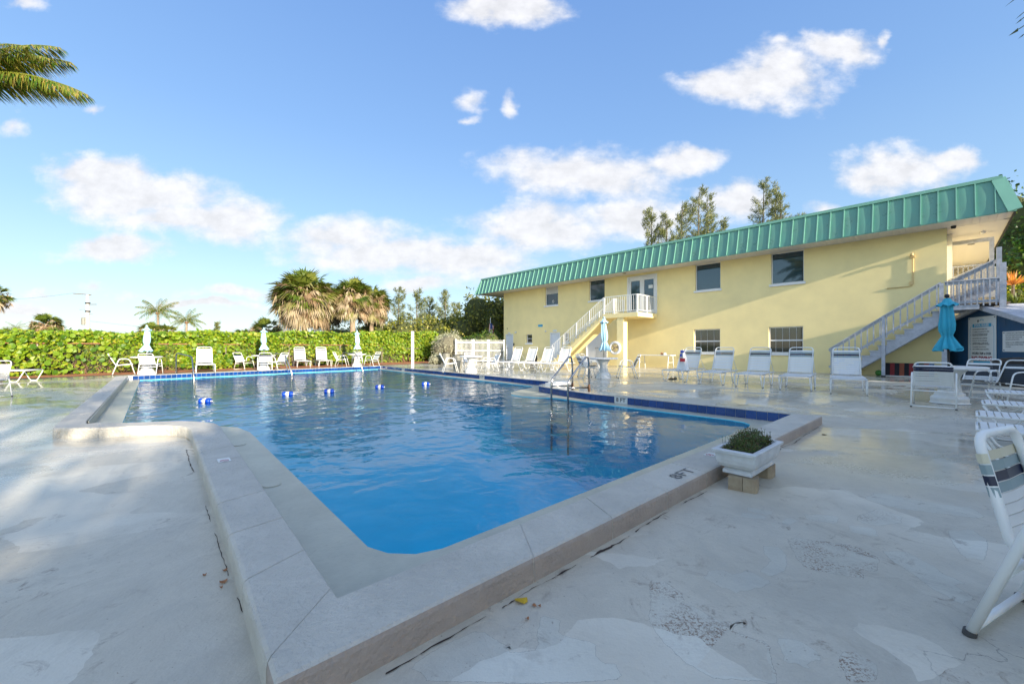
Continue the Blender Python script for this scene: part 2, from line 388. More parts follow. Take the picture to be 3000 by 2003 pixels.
# mosaic for the kerb's inner face
def mosaic():
    m=bpy.data.materials.new('grey_mosaic'); m.use_nodes=True; t=NT(m.node_tree); b=t.n['Principled BSDF']
    br=t.new('ShaderNodeTexBrick'); oc=t.new('ShaderNodeTexCoord').outputs['Object']
    sp=t.new('ShaderNodeSeparateXYZ'); t.link(oc,sp.inputs[0]); cb=t.new('ShaderNodeCombineXYZ'); t.link(sp.outputs[1],cb.inputs[0]); t.link(sp.outputs[2],cb.inputs[1])
    t.link(cb.outputs[0],br.inputs['Vector']); br.inputs['Scale'].default_value=20; br.inputs['Color1'].default_value=(.30,.31,.27,1); br.inputs['Color2'].default_value=(.42,.43,.38,1); br.inputs['Mortar'].default_value=(.14,.14,.13,1)
    br.inputs['Mortar Size'].default_value=.03; t.link(br.outputs[0],b.inputs['Base Color']); b.inputs['Roughness'].default_value=.3; return m
M['mosaic']=mosaic()
def watermat():
    m=bpy.data.materials.new('pool_water'); m.use_nodes=True; t=NT(m.node_tree); t.n.remove(t.n['Principled BSDF'])
    oc=t.new('ShaderNodeTexCoord').outputs['Object']
    a=t.noise(t.scale(oc,1.0,1.25,1),1.15,2,.5,.6); b_=t.noise(t.scale(oc,1.1,.9,1),3.1,2,.5,.9); c_=t.noise(oc,9,2,.5,.4)
    vd=t.vmath('DOT_PRODUCT',oc,(0,1,0)); calm=t.rng(vd,.5,9,.35,1.0)
    h=t.math('ADD',t.math('MULTIPLY',a,1.0),t.math('ADD',t.math('MULTIPLY',b_,.34),t.math('MULTIPLY',c_,.07)))
    h=t.math('MULTIPLY',h,calm)
    nrm=t.bump(h,1.0,.042)
    fr=t.new('ShaderNodeFresnel'); fr.inputs['IOR'].default_value=1.28; t.link(nrm,fr.inputs['Normal'])
    gl=t.new('ShaderNodeBsdfGlossy'); gl.inputs['Roughness'].default_value=.015; t.link(nrm,gl.inputs['Normal'])
    tr=t.new('ShaderNodeBsdfTransparent'); tr.inputs[0].default_value=(.70,.98,1,1)
    mx=t.new('ShaderNodeMixShader'); t.link(fr.outputs[0],mx.inputs[0]); t.link(tr.outputs[0],mx.inputs[1]); t.link(gl.outputs[0],mx.inputs[2])
    va=t.new('ShaderNodeVolumeAbsorption'); va.inputs[0].default_value=(.0,.935,.985,1); va.inputs['Density'].default_value=.78
    o=t.n['Material Output']; t.link(mx.outputs[0],o.inputs[0]); t.link(va.outputs[0],o.inputs['Volume']); return m
M['water']=watermat()
# leaves
M['seagrape']=leafmat('sea_grape_leaves',[(.040,.095,.006),(.10,.20,.010),(.17,.28,.012),(.22,.34,.015),(.28,.36,.018),(.34,.34,.03),(.12,.24,.012),(.20,.31,.014)],.35)
M['bushleaf']=leafmat('olive_leaves',[(.05,.075,.012),(.11,.14,.018),(.18,.20,.025),(.25,.25,.035),(.33,.29,.06)],.3)
M['greenleaf']=leafmat('mid_green_leaves',[(.02,.06,.012),(.05,.12,.02),(.10,.18,.02),(.16,.22,.03)],.35)
M['silver']=leafmat('silver_leaves',[(.20,.23,.15),(.32,.34,.24),(.44,.44,.32),(.5,.48,.36)],.2)
M['fan']=leafmat('green_fan_fronds',[(.05,.09,.012),(.09,.14,.018),(.15,.19,.03),(.21,.22,.05)],.3)
M['deadfan']=leafmat('dead_fan_fronds',[(.20,.13,.07),(.29,.20,.12),(.38,.28,.17),(.42,.34,.24),(.27,.24,.10),(.20,.21,.06)],.2)
M['coco']=leafmat('coconut_fronds',[(.04,.10,.012),(.08,.16,.015),(.16,.21,.02),(.27,.24,.04),(.35,.24,.08)],.35)
M['pine']=leafmat('feathery_needles',[(.045,.075,.035),(.09,.12,.045),(.15,.17,.05),(.23,.23,.055),(.13,.16,.07)],.25)
M['petal']=leafmat('plant_box_leaves',[(.03,.07,.010),(.06,.12,.016),(.12,.15,.025),(.10,.05,.015),(.06,.09,.02)],.25)
M['orange']=leafmat('orange_spiky_leaves',[(.5,.16,.05),(.6,.25,.08),(.4,.3,.06)],.3)
M['hibiscus']=leafmat('sunlit_shrub_leaves',[(.06,.12,.01),(.14,.22,.02),(.28,.32,.03),(.45,.4,.05)],.4)
# ================================================================ DECK, POOL
PLOC=(P0.x,P0.y,0)
O=[(0,0),(7.20,.04),(7.10,4.03),(7.16,4.45),(7.25,4.96),(7.35,5.42),(7.43,5.80),(7.53,6.12),(7.75,6.34),(8.15,6.5),(8.86,6.75),(9.07,11.06),(9.20,14.5),(9.50,21.16),(-1.33,19.45),(-1.33,10.14),(-1.34,6.85),(-1.18,6.50),(-.95,6.27),(-.63,6.10),(-.28,5.88),(-.04,5.52),(.09,5.02),(.06,2.88),(.02,.83)]
I=[(.40,.66),(.46,.50),(.58,.38),(.74,.33),(6.35,.40),(6.60,.46),(6.74,.60),(6.80,.85),(6.72,4.0),(6.78,4.8),(6.55,5.2),(6.40,5.65),(6.45,6.1),(6.75,6.45),(7.2,6.72),(8.3,7.15),(8.46,7.4),(8.70,11.06),(8.82,14.5),(9.10,20.70),(-.98,19.12),(-.98,6.95),(-.78,6.68),(-.30,6.35),(.12,6.12),(.38,5.7),(.46,5.16),(.43,2.86)]
INN=[(7.20,.04),(3.6,.02),(0,0),(.02,.83),(.06,2.88),(.09,5.02),(-.04,5.52),(-.28,5.88),(-.63,6.10),(-.95,6.27),(-1.18,6.50),(-1.34,6.85),(-1.33,10.14),(-1.33,19.45)]
OUT=[(7.34,-.34),(3.6,-.33),(-.31,-.33),(-.28,.79),(-.26,2.73),(-.235,4.85),(-.30,5.30),(-.48,5.60),(-.85,5.86),(-1.22,6.02),(-1.50,6.28),(-1.64,6.72),(-1.645,10.0),(-1.66,19.45)]
def pz(u,v,z): return (u,v,z)
def wz(u,v): x,y=xy(u,v); return zd(x,y)
HOLE=OUT[::-1]+O[2:15]      # outer kerb line back to the right end, then the right and hedge-side edges
def inside(p,poly):
    x,y=p; c=False; n=len(poly)
    for i in range(n):
        x1,y1=poly[i]; x2,y2=poly[i-1]
        if (y1>y)!=(y2>y) and x<(x2-x1)*(y-y1)/(y2-y1)+x1: c=not c
    return c
def sheet_with_hole(name,x0,x1,y0,y1,hole,step,zf,m,**k):
    outer=[(x0,y0),(x1,y0),(x1,y1),(x0,y1)]
    pts=[Vector(p) for p in hole]+[Vector(p) for p in outer]
    nh=len(hole); ed=[(i,(i+1)%nh) for i in range(nh)]+[(nh+i,nh+(i+1)%4) for i in range(4)]
    gx=x0+step/2
    def near(p):
        for i in range(nh):
            a=Vector(hole[i]);b=Vector(hole[i-1]);d=b-a; t=max(0,min(1,(p-a).dot(d)/max(1e-9,d.length_squared)))
            if (a+d*t-p).length<step*.22: return True
        return False
    while gx<x1:
        gy=y0+step/2
        while gy<y1:
            p=Vector((gx,gy))
            if not inside(p,hole) and not near(p): pts.append(p)
            gy+=step
        gx+=step
    vs,es,fs,*_=delaunay_2d_cdt(pts,ed,[],0,1e-5)
    fs=[f for f in fs if not inside(sum((vs[i] for i in f),Vector((0,0)))/len(f),hole)]
    b=MB(); b.add([(p.x,p.y,zf(p.x,p.y)) for p in vs],fs)
    return b.build(name,m,smooth=True,loc=PLOC,rz=PROT,**k)
deck=sheet_with_hole('pool_deck',-22,42,-22,24.4,HOLE,.75,wz,M['deck'],kind='structure')
# open ground reaching the horizon
b=MB(); S_=2500
for x0,y0,x1,y1 in ((-S_,-S_,S_,-21.8),(-S_,24.2,S_,S_),(-S_,-21.8,-21.8,24.2),(41.8,-21.8,S_,24.2)): b.add([(x0,y0,-.02),(x1,y0,-.02),(x1,y1,-.02),(x0,y1,-.02)],[(0,1,2,3)])
b.build('ground',M['grass'],loc=PLOC,rz=PROT,kind='structure')
# kerb
def catmull(P,i0,i1,k=5):
    out=list(P[:i0])
    for i in range(i0,i1):
        a,b_,c,d=[Vector(P[j]) for j in (max(0,i-1),i,i+1,min(len(P)-1,i+2))]
        for j in range(k):
            t=j/k; out.append(tuple(.5*((2*b_)+(c-a)*t+(2*a-5*b_+4*c-d)*t*t+(3*b_-a-3*c+d)*t*t*t)))
    return out+list(P[i1:])
INN=catmull(INN,5,11); OUT=catmull(OUT,5,11)
O=O[:15]+INN[::-1][2:-3]+[(.02,.83)]
HOLE=OUT[::-1]+O[2:15]
def lerp(a,b,t): return tuple(p+(q-p)*t for p,q in zip(a,b))
st=[(INN[0],OUT[0])]
for i in range(1,len(INN)):
    a=(INN[i-1],OUT[i-1]); c=(INN[i],OUT[i]); L_=math.dist(a[1],c[1]); m_=max(1,round(L_/.12))
    for j in range(1,m_+1): st.append((lerp(a[0],c[0],j/m_),lerp(a[1],c[1],j/m_)))
def kerb_run(ss,top,inset,m,name,parent,shrink=0.0):
    b=MB(); rows=[]
    for k,(i,o) in enumerate(ss):
        w_=Vector(o)-Vector(i); w1=w_.normalized()
        i2=Vector(i)+w1*inset; o2=Vector(o)-w1*inset
        zb=wz(*o)-.03
        r=.018
        rows.append([(i2.x,i2.y,-.03),(i2.x,i2.y,top-.008),(i2.x+w1.x*.008,i2.y+w1.y*.008,top),(o2.x-w1.x*r*1.4,o2.y-w1.y*r*1.4,top),(o2.x-w1.x*r*.4,o2.y-w1.y*r*.4,top-r*.5),(o2.x,o2.y,top-r*1.6),(o2.x,o2.y,zb)])
    if shrink:
        for s,e in((0,1),(-1,-2)):
            d=(Vector(rows[e][0])-Vector(rows[s][0]))
            d3=(Vector(rows[e][3])-Vector(rows[s][3]))
            rows[s]=[tuple(Vector(p)+ (d3.normalized()*shrink)) for p in rows[s]]
    n=7
    vs=[p for r_ in rows for p in r_]; fs=[]
    for a in range(len(rows)-1):
        for k in range(n-1): fs.append((a*n+k,a*n+k+1,(a+1)*n+k+1,(a+1)*n+k))
    fs.append(tuple(range(n))); fs.append(tuple((len(rows)-1)*n+k for k in range(n-1,-1,-1)))
    b.add(vs,fs)
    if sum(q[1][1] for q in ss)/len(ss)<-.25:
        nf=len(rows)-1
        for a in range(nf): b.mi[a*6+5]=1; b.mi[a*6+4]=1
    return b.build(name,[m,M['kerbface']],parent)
kerb=thing('pool_kerb',None,None,PLOC,PROT); tag(kerb,kind='structure')
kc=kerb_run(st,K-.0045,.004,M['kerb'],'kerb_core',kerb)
i0=0; acc_=0; 
for i in range(1,len(st)):
    acc_+=math.dist(st[i][1],st[i-1][1]); v_=st[i][1][1]
    want=.66 if st[i][1][1]<-.3 else (.5 if st[i][1][1]<5 else .9)
    if acc_>=want or i==len(st)-1:
        # keep a whole stone at the outer corner
        if st[i][1][0]<.25 and st[i][1][1]<-.3 and i<len(st)-1: continue
        top=K+random.uniform(-.0015,.0015)
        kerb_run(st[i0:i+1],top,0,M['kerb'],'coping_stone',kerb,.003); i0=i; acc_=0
# pool basin
basin=thing('pool_basin',None,None,PLOC,PROT); tag(basin,kind='structure')
def ring(outer,inner,z,m,name,parent):
    pts=[Vector(p) for p in outer]+[Vector(p) for p in inner]; no=len(outer); ni=len(inner)
    ed=[(i,(i+1)%no) for i in range(no)]+[(no+i,no+(i+1)%ni) for i in range(ni)]
    vs,es,fs,*_=delaunay_2d_cdt(pts,ed,[],0,1e-5)
    fs=[f for f in fs if (lambda c: inside(c,outer) and not inside(c,inner))(sum((vs[i] for i in f),Vector((0,0)))/len(f))]
    b=MB(); b.add([(p.x,p.y,z) for p in vs],fs); return b.build(name,m,parent)
SHZ=-.022; WZ=-.032
ring(O,I,SHZ,M['shelf'],'shelf',basin)
def fl(v): return -2.6+1.65*sm((v-.6)/8)
def wallstrip(poly,z0f,z1f,m,name,parent,closed=True,off=0,flip=False,step=.6):
    b=MB(); n=len(poly); P=[]
    for i in range(n if closed else n-1):
        a=poly[i];c=poly[(i+1)%n]; k=max(1,int(math.dist(a,c)/step))
        P+= [lerp(a,c,j/k) for j in range(k)]
    if not closed: P.append(poly[-1])
    vs=[];fs=[]; m_=len(P)
    for p in P: vs+=[(p[0],p[1],z0f(p)),(p[0],p[1],z1f(p))]
    for i in range(m_ if closed else m_-1):
        j=(i+1)%m_; fs.append((2*i,2*j,2*j+1,2*i+1))
    b.add(vs,fs); return b.build(name,m,parent)
wallstrip(I,lambda p:fl(p[1]),lambda p:SHZ,M['plaster'],'basin_wall',basin)
# floor as strips over v
b=MB(); vs=[];fs=[]
vv=[-.2+i*.5 for i in range(45)]
for v in vv: vs+=[(-1.4,v,fl(v)),(9.6,v,fl(v))]
for i in range(len(vv)-1): fs.append((2*i,2*i+1,2*i+3,2*i+2))
b.add(vs,fs).build('basin_floor',M['plaster'],basin)
# water: a closed body a hair under the shelf
Iw=I; b=MB(); n=len(Iw)
cx_=[Vector((p[0],p[1],0)) for p in Iw]
tri=tessellate_polygon([cx_])
def grow(poly,d):
    out=[]; n=len(poly)
    for i in range(n):
        a=Vector(poly[i-1]);c=Vector(poly[i]);e=Vector(poly[(i+1)%n])
        n1=(c-a).normalized(); n2=(e-c).normalized(); nn=Vector((n1.y,-n1.x))+Vector((n2.y,-n2.x)); nn.normalize(); out.append(tuple(c+nn*d))
    return out
Iw=grow(I,.012)
vs=[(p[0],p[1],WZ) for p in Iw]+[(p[0],p[1],-2.7) for p in Iw]
fs=[]
for t in tri:
    a,c,e=t; nz=(Vector(Iw[c])-Vector(Iw[a])).cross(Vector(Iw[e])-Vector(Iw[a]))
    t=(a,c,e) if nz>0 else (a,e,c); fs.append(t); fs.append(tuple(n+x for x in (t[0],t[2],t[1])))
for i in range(n): j=(i+1)%n; fs.append((i,n+i,n+j,j))
b.add(vs,fs).build('pool_water',M['water'],loc=PLOC,rz=PROT,kind='structure')
# grout wall + tiles on the right and hedge sides
TL=O[1:15]
wallstrip(TL,lambda p:SHZ-.01,lambda p:K-.003,M['grout'],'grout_bed',basin,closed=False,step=3)
lip=[];
b=MB()
def offs(poly,d):
    out=[]
    for i in range(len(poly)):
        a=Vector(poly[max(0,i-1)]);c=Vector(poly[i]);e=Vector(poly[min(len(poly)-1,i+1)])
        d1=(c-a).normalized() if i else (e-c).normalized(); d2=(e-c).normalized() if i<len(poly)-1 else d1
        nn=(Vector((d1.y,-d1.x))+Vector((d2.y,-d2.x))).normalized(); out.append(tuple(c+nn*d))
    return out
lo=offs(TL,.085); li=offs(TL,-.014)
n=len(TL); vs=[(p[0],p[1],K+.004) for p in li]+[(p[0],p[1],K+.006) for p in lo]+[(p[0],p[1],K-.010) for p in li]
fs=[(i,n+i,n+i+1,i+1) for i in range(n-1)]+[(2*n+i,i,i+1,2*n+i+1) for i in range(n-1)]
b.add(vs,fs).build('coping_lip',M['kerb'],basin)
tb=MB(); g=.0035; T=.166
tb.box(-T/2+g,0,-T+.012,T/2-g,.010,-.010); tile_me=tb.mesh('tile',M['tile'])
tb=MB(); tb.box(-T+g,0,-T+.012,T-g,.011,-.010); marker_me=tb.mesh('depth_marker',M['tilewhite'])
marks=[(3.10,'8 FT'),(10.72,'5 FT'),(17.9,'4 FT')]
L_=0; pos=0
cum=[0]
for i in range(1,len(TL)): cum.append(cum[-1]+math.dist(TL[i],TL[i-1]))
def along(s):
    for i in range(1,len(TL)):
        if s<=cum[i] or i==len(TL)-1:
            t=(s-cum[i-1])/(cum[i]-cum[i-1]); return lerp(TL[i-1],TL[i],t),Vector(TL[i])-Vector(TL[i-1]),i
s=T/2+.01; used=set(); nt=0
while s<cum[-1]-T/2:
    p,d,seg=along(s); ang=math.atan2(d.y,d.x)   # +y of the tile points into the water
    hit=None
    if seg<=12:
        for mi,(mv,tx) in enumerate(marks):
            if mi not in used and p[1]+.08>mv: hit=mi; break
    if hit is not None and (seg<3 or seg>9):
        used.add(hit); s2=s+T/2; p,d,seg=along(s2); ang=math.atan2(d.y,d.x)
        nn=Vector((-d.y,d.x)).normalized()*-.0
        o=link('depth_marker',marker_me,basin,(p[0],p[1],K),ang+0.0)
        tx=marks[hit][1]
        if marks[hit][1]:
            me=text_mesh(tx,.128,M['ink'],'depth_lettering',.001,bold=.002)
            me.transform(Matrix.Translation((0,.0125,-.077))@Matrix.Rotation(math.pi,4,'Z')@Matrix.Rotation(R(90),4,'X'))
            link('depth_lettering',me,o)
        s+=2*T; continue
    link('tile',tile_me,basin,(p[0],p[1],K),ang); nt+=1; s+=T
# inner face of the shallow-end kerb: mosaic + drain slot
mo=[(-1.325,7.0),(-1.322,19.4)]
b=MB(); b.box(-1.328,6.9,SHZ,-1.316,19.40,K-.012); b.build('mosaic_band',M['mosaic'],basin)
# painted "8FT" and the small warning tiles on the kerb, drain lids on the shelf
me=text_mesh('8FT',.15,M['inkgrey'],'painted_depth',.0006,bold=-.001)
me.transform(Matrix.Scale(1.45,4,(1,0,0)))
link('painted_depth',me,kerb,(2.80,-.215,K+.0035),0)
for u,v,r_ in ((-.09,2.93,90),(3.62,-.12,0)):
    b=MB(); b.box(-.075,-.05,0,.075,.05,.003); o=b.build('warning_tile',M['tilewhite'],kerb,loc=(u,v,K+.001),rz=R(r_))
    b=MB(); b.lathe([(.036,.0032),(.036,.0042),(.029,.0042),(.029,.0032)],16,(-.03,0,0),cap=False); b.cbox((-.03,0,.0038),(.06,.008,.001),Matrix.Rotation(.8,3,'Z')); b.build('prohibition_mark',M['red'],o)
for u,v in ((.22,4.35),(.2,2.35)):
    MB().lathe([(0,.006),(.07,.006),(.078,.002),(.078,-.002)],20,(u,v,SHZ+.002),cap=False).build('skimmer_lid',M['shelf'],basin)
# crack along the foot of the kerb
def crack(path,w0,name='crack'):
    b=MB(); n=len(path); vs=[];fs=[]
    for i,(u,v) in enumerate(path):
        z=wz(u,v)+.003; w_=w0*random.uniform(.1,1)**1.5
        vs+=[(u-w_*.7,v-w_,z),(u+w_*.3,v+w_,z)]
    for i in range(n-1): fs.append((2*i,2*i+2,2*i+3,2*i+1))
    b.add(vs,fs); return b.build(name,M['dark'],deck)
M['crackm']=mat('crack_shadow_soil',(.05,.035,.028),.95)
for a,c,w_ in ((.05,.55,.005),(.62,1.2,.009),(1.3,1.72,.011),(1.78,2.3,.006),(2.45,2.9,.007),(3.95,4.7,.006),(4.8,5.9,.009),(6.0,7.2,.006)):
    u=a; P=[]; y=-.36+random.uniform(-.02,0)
    while u<c: P.append((u,y)); u+=random.uniform(.015,.05); y+=random.uniform(-.006,.006); y=max(-.42,min(-.348,y))
    o=crack(P,w_); o.data.materials[0]=M['crackm']
for a,c,w_ in ((-.2,.6,.004),(.8,1.5,.003),(1.7,2.1,.003),(3.2,4.4,.006)):
    v=a; b=MB(); vs=[];fs=[]; x=-.30
    while v<c:
        ww=w_*random.uniform(.2,1); vs+=[(x-ww,v,.003),(x+ww,v,.003)]; v+=random.uniform(.02,.06); x+=random.uniform(-.005,.005); x=max(-.33,min(-.285,x))
    for i in range(len(vs)//2-1): fs.append((2*i,2*i+1,2*i+3,2*i+2))
    b.add(vs,fs).build('crack',M['crackm'],deck)
# repaired paint patches on the near deck
def patch(px,ox,oy,sc,m):
    P=[]
    for x,y in px:
        q=atd(ox+x*sc,oy+y*sc); P.append(uv(q.x,q.y))
    # soften the outline
    Q=[]
    for i in range(len(P)):
        a=P[i];c=P[(i+1)%len(P)]
        for t in (.15,.5,.85): 
            r_=lerp(a,c,t); Q.append((r_[0]+random.uniform(-.008,.008),r_[1]+random.uniform(-.008,.008)))
    ar=sum(Q[k-1][0]*Q[k][1]-Q[k][0]*Q[k-1][1] for k in range(len(Q)))
    if ar<0: Q=Q[::-1]
    size=math.sqrt(abs(ar)/2); off=min(.018,size*.07)
    In=grow(Q,-off); Qo=grow(Q,off*.5); n=len(Q)
    zf=lambda u,v: wz(u,v)+.0006
    tr=tessellate_polygon([[Vector((u,v,0)) for u,v in In]]); b=MB()
    f2=[]
    for t in tr:
        a,c,e=t; nz=(Vector(In[c])-Vector(In[a])).cross(Vector(In[e])-Vector(In[a])); f2.append((a,c,e) if nz>0 else (a,e,c))
    vs=[(u,v,zf(u,v)) for u,v in In]+[(u,v,zf(u,v)) for u,v in Qo]
    f2+=[(k,n+k,n+(k+1)%n,(k+1)%n) for k in range(n)]
    b.add(vs,f2); me=b.mesh('paint_patch',m); at_=me.attributes.new('cover','FLOAT','POINT')
    at_.data.foreach_set('value',[1.0]*n+[0.0]*n); link('paint_patch',me,deck)
c3=(1900,1200,.5121); pd=M['patchdirty']; pm=M['patch']
patch([(0,985),(110,985),(205,1060),(205,1100),(340,1165),(420,1210),(560,1210),(470,1250),(560,1290),(680,1330),(760,1560),(600,1560),(350,1540),(190,1430),(0,1240)],*c3,pd)
patch([(300,960),(345,915),(430,910),(490,945),(560,910),(630,945),(715,985),(640,1020),(520,1050),(390,1010)],*c3,pm)
patch([(790,725),(1080,760),(1200,780),(1320,850),(1310,930),(1210,915),(1250,970),(1080,940),(900,910),(830,840)],*c3,pd)
patch([(1325,810),(1480,808),(1600,880),(1700,940),(1830,1000),(1760,1005),(1890,1090),(1780,1115),(1600,1010),(1430,890)],*c3,pm)
patch([(740,1290),(900,1330),(1000,1425),(930,1440),(920,1480),(780,1440),(755,1370)],*c3,pm)
patch([(1090,1380),(1160,1375),(1290,1440),(1330,1560),(1130,1560),(1100,1480)],*c3,pd)
patch([(640,780),(730,780),(800,840),(780,930),(700,960),(630,920),(700,870)],*c3,pm)
patch([(895,590),(1095,610),(1090,655),(900,630)],*c3,pm)
patch([(570,555),(715,580),(700,605),(565,580)],*c3,pm)
patch([(530,585),(675,607),(670,628),(530,612)],*c3,pm)
patch([(1145,655),(1300,680),(1310,730),(1150,700)],*c3,pm)
patch([(1220,505),(1310,470),(1550,520),(1700,540),(1850,560),(1950,625),(1700,600),(1400,560)],*c3,pm)
patch([(755,640),(800,618),(865,635),(800,665)],*c3,pm)
patch([(1190,610),(1310,560),(1460,610),(1450,650),(1300,665),(1200,640)],*c3,pd)
patch([(1700,690),(1850,680),(1950,750),(1940,860),(1800,850)],*c3,pm)
patch([(1190,1220),(1285,1235),(1280,1310),(1475,1355),(1470,1440),(1595,1480),(1590,1560),(620,1560),(520,1480),(690,1370),(880,1290),(1045,1380),(1030,1400),(1150,1400),(1170,1330)],900,1100,.5759,pm)
for k in range(46):
    x=random.uniform(2150,2950); y=random.uniform(1170,1400)
    w_=random.uniform(10,60); h_=w_*random.uniform(.08,.2)
    patch([(x,y),(x+w_*.6,y-h_*.4),(x+w_,y+h_*.3),(x+w_*.7,y+h_),(x+w_*.1,y+h_*.7)],0,0,1,pm if k%4 else pd)
# fallen leaves
for i,(px,py,m_,sz_) in enumerate(((655,1705,'drain',.022),(658,1672,'drain',.016),(648,1722,'drain',.010),(600,1685,'drain',.012),(1529,1763,'yleaf',.030),(1562,1776,'drain',.012),(1545,1815,'drain',.010),(1580,1778,'drain',.008))):
    q=atd(px,py); b=MB(); P=[]
    a0=random.random()*6
    for k in range(7):
        a=a0+k/7*6.283; r_=sz_*(1 if k%7 else 1.6)*random.uniform(.75,1.1); P.append((r_*math.cos(a),r_*math.sin(a)*.8,.006+.006*math.sin(2*a)))
    b.add([(0,0,.004)]+P,[(0,k+1,(k+1)%7+1) for k in range(7)])
    lb=['brown leaf at the foot of the left kerb, the larger one','brown leaf at the foot of the left kerb, just beyond the larger one','tiny brown leaf scrap just below the larger leaf by the left kerb','pale brown leaf scrap out on the left deck','yellow leaf lying beside the crack under the near kerb','small brown scrap right beside the yellow leaf','small brown scrap on the deck below the yellow leaf','tiny brown scrap right of the yellow leaf'][i]
    b.build('fallen_leaf',M[m_],loc=(q.x,q.y,q.z+.003),label=lb,cat='leaf')
# mulch strip in front of the hedge
HA=at(0,1112,.13); HB=at(1290,1064,.13); HD=(HB-HA); HD.z=0; HLEN=HD.length; HD.normalize(); HN=Vector((HD.y,-HD.x,0)); HA=HA-HN*1.35; HB=HB-HN*2.9; HD=(HB-HA); HD.z=0; HLEN=HD.length; HD.normalize(); HN=Vector((HD.y,-HD.x,0))   # HN points at the pool
def hpt(s,n,z): p=HA+HD*s+HN*n; return Vector((p.x,p.y,z))
b=MB(); vs=[];fs=[]; k=0
s=-14
while s<HLEN+8:
    q0=hpt(s,1.25+1.4*max(0,min(1,s/HLEN))+random.uniform(-.05,.12),0); q1=hpt(s,-2.6,0)
    vs+=[(q0.x,q0.y,zd(q0.x,q0.y)+.01),((q0.x+q1.x)/2,(q0.y+q1.y)/2,K+.05),(q1.x,q1.y,K+.03)]; s+=.4; k+=1
for i in range(k-1):
    for j in (0,1): fs.append((3*i+j,3*(i+1)+j,3*(i+1)+j+1,3*i+j+1))
b.add(vs,fs).build('mulch_bed',M['mulch'],kind='structure')
# ================================================================ MAIN BUILDING  (local frame: x = along the facade, y = into the building, z = height)
house=thing('poolside_building','long two-storey yellow building with green metal mansard roof beside the pool','building',(BL.x,BL.y,0),BROT)
WLn=23.99; DEP=13.0; ZS=5.555
ops=[] # (x0,x1,z0,z1)
UPW=[(4.44,5.65,4.21,5.548),(8.28,9.46,4.23,5.548),(15.04,16.29,4.18,5.548),(18.48,19.74,4.12,5.548)]
FD=(11.07,12.91,3.16,5.38)
LW=[(14.97,16.27,.97,2.17),(18.39,19.71,.97,2.17)]
SW=[(2.54,3.14,1.56,2.22),(6.14,6.65,1.57,2.23)]
DR=[(.28,1.07,.24,2.25),(4.96,5.81,.24,2.25),(8.06,9.62,.24,2.28)]
holes=UPW+[FD]+LW+SW+DR
xs=sorted({0,WLn}|{h[0] for h in holes}|{h[1] for h in holes}); zs=sorted({-.1,ZS}|{h[2] for h in holes}|{h[3] for h in holes})
b=MB()
REV=.14
for i in range(len(xs)-1):
    for j in range(len(zs)-1):
        cx=(xs[i]+xs[i+1])/2; cz=(zs[j]+zs[j+1])/2
        if any(h[0]<cx<h[1] and h[2]<cz<h[3] for h in holes): continue
        b.add([(xs[i],0,zs[j]),(xs[i+1],0,zs[j]),(xs[i+1],0,zs[j+1]),(xs[i],0,zs[j+1])],[(0,1,2,3)])
for x0,x1,z0,z1 in holes:
    b.add([(x0,0,z0),(x0,REV,z0),(x0,REV,z1),(x0,0,z1)],[(0,1,2,3)]); b.add([(x1,0,z0),(x1,0,z1),(x1,REV,z1),(x1,REV,z0)],[(0,1,2,3)])
    b.add([(x0,0,z1),(x0,REV,z1),(x1,REV,z1),(x1,0,z1)],[(0,1,2,3)]); b.add([(x0,0,z0),(x1,0,z0),(x1,REV,z0),(x0,REV,z0)],[(0,1,2,3)])
b.add([(0,0,-.1),(0,DEP,-.1),(0,DEP,ZS),(0,0,ZS)],[(3,2,1,0)]); b.add([(WLn,0,-.1),(WLn,DEP,-.1),(WLn,DEP,ZS),(WLn,0,ZS)],[(0,1,2,3)])
b.add([(0,DEP,-.1),(WLn,DEP,-.1),(WLn,DEP,ZS),(0,DEP,ZS)],[(3,2,1,0)])
b.build('wall',M['yellow'],house)
# dark rooms behind the openings
b=MB(); b.box(.02,.5,-.05,WLn-.02,.55,ZS-.02); b.build('room_backing',M['dark'],house)
def window(x0,x1,z0,z1,kind,label=None,sill=True):
    w_=.045; yb=REV-.03
    b=MB(); b.box(x0,yb-.02,z0,x0+w_,yb+.03,z1); b.box(x1-w_,yb-.02,z0,x1,yb+.03,z1); b.box(x0+w_,yb-.02,z1-w_,x1-w_,yb+.03,z1); b.box(x0+w_,yb-.02,z0,x1-w_,yb+.03,z0+w_)
    if kind=='low': zm=(z0+z1)/2-.02; b.box(x0+w_,yb-.025,zm-.03,x1-w_,yb+.028,zm+.03)
    if kind=='bars':
        zm=(z0+z1)/2; b.box(x0+w_,yb-.025,zm-.018,x1-w_,yb+.028,zm+.018)
    f=b.build('window',M['trim'],house); 
    if label: f['label']=label
    b=MB(); b.box(x0+w_,yb+.004,z0+w_,x1-w_,yb+.010,z1-w_); b.build('pane',M['glassblue' if kind=='up' else 'glassdark'],f)
    if sill:
        b=MB(); b.box(x0-.06,-.07,z0-.10,x1+.06,REV-.05,z0-.004); b.build('sill',M['trim'],f)
    return f
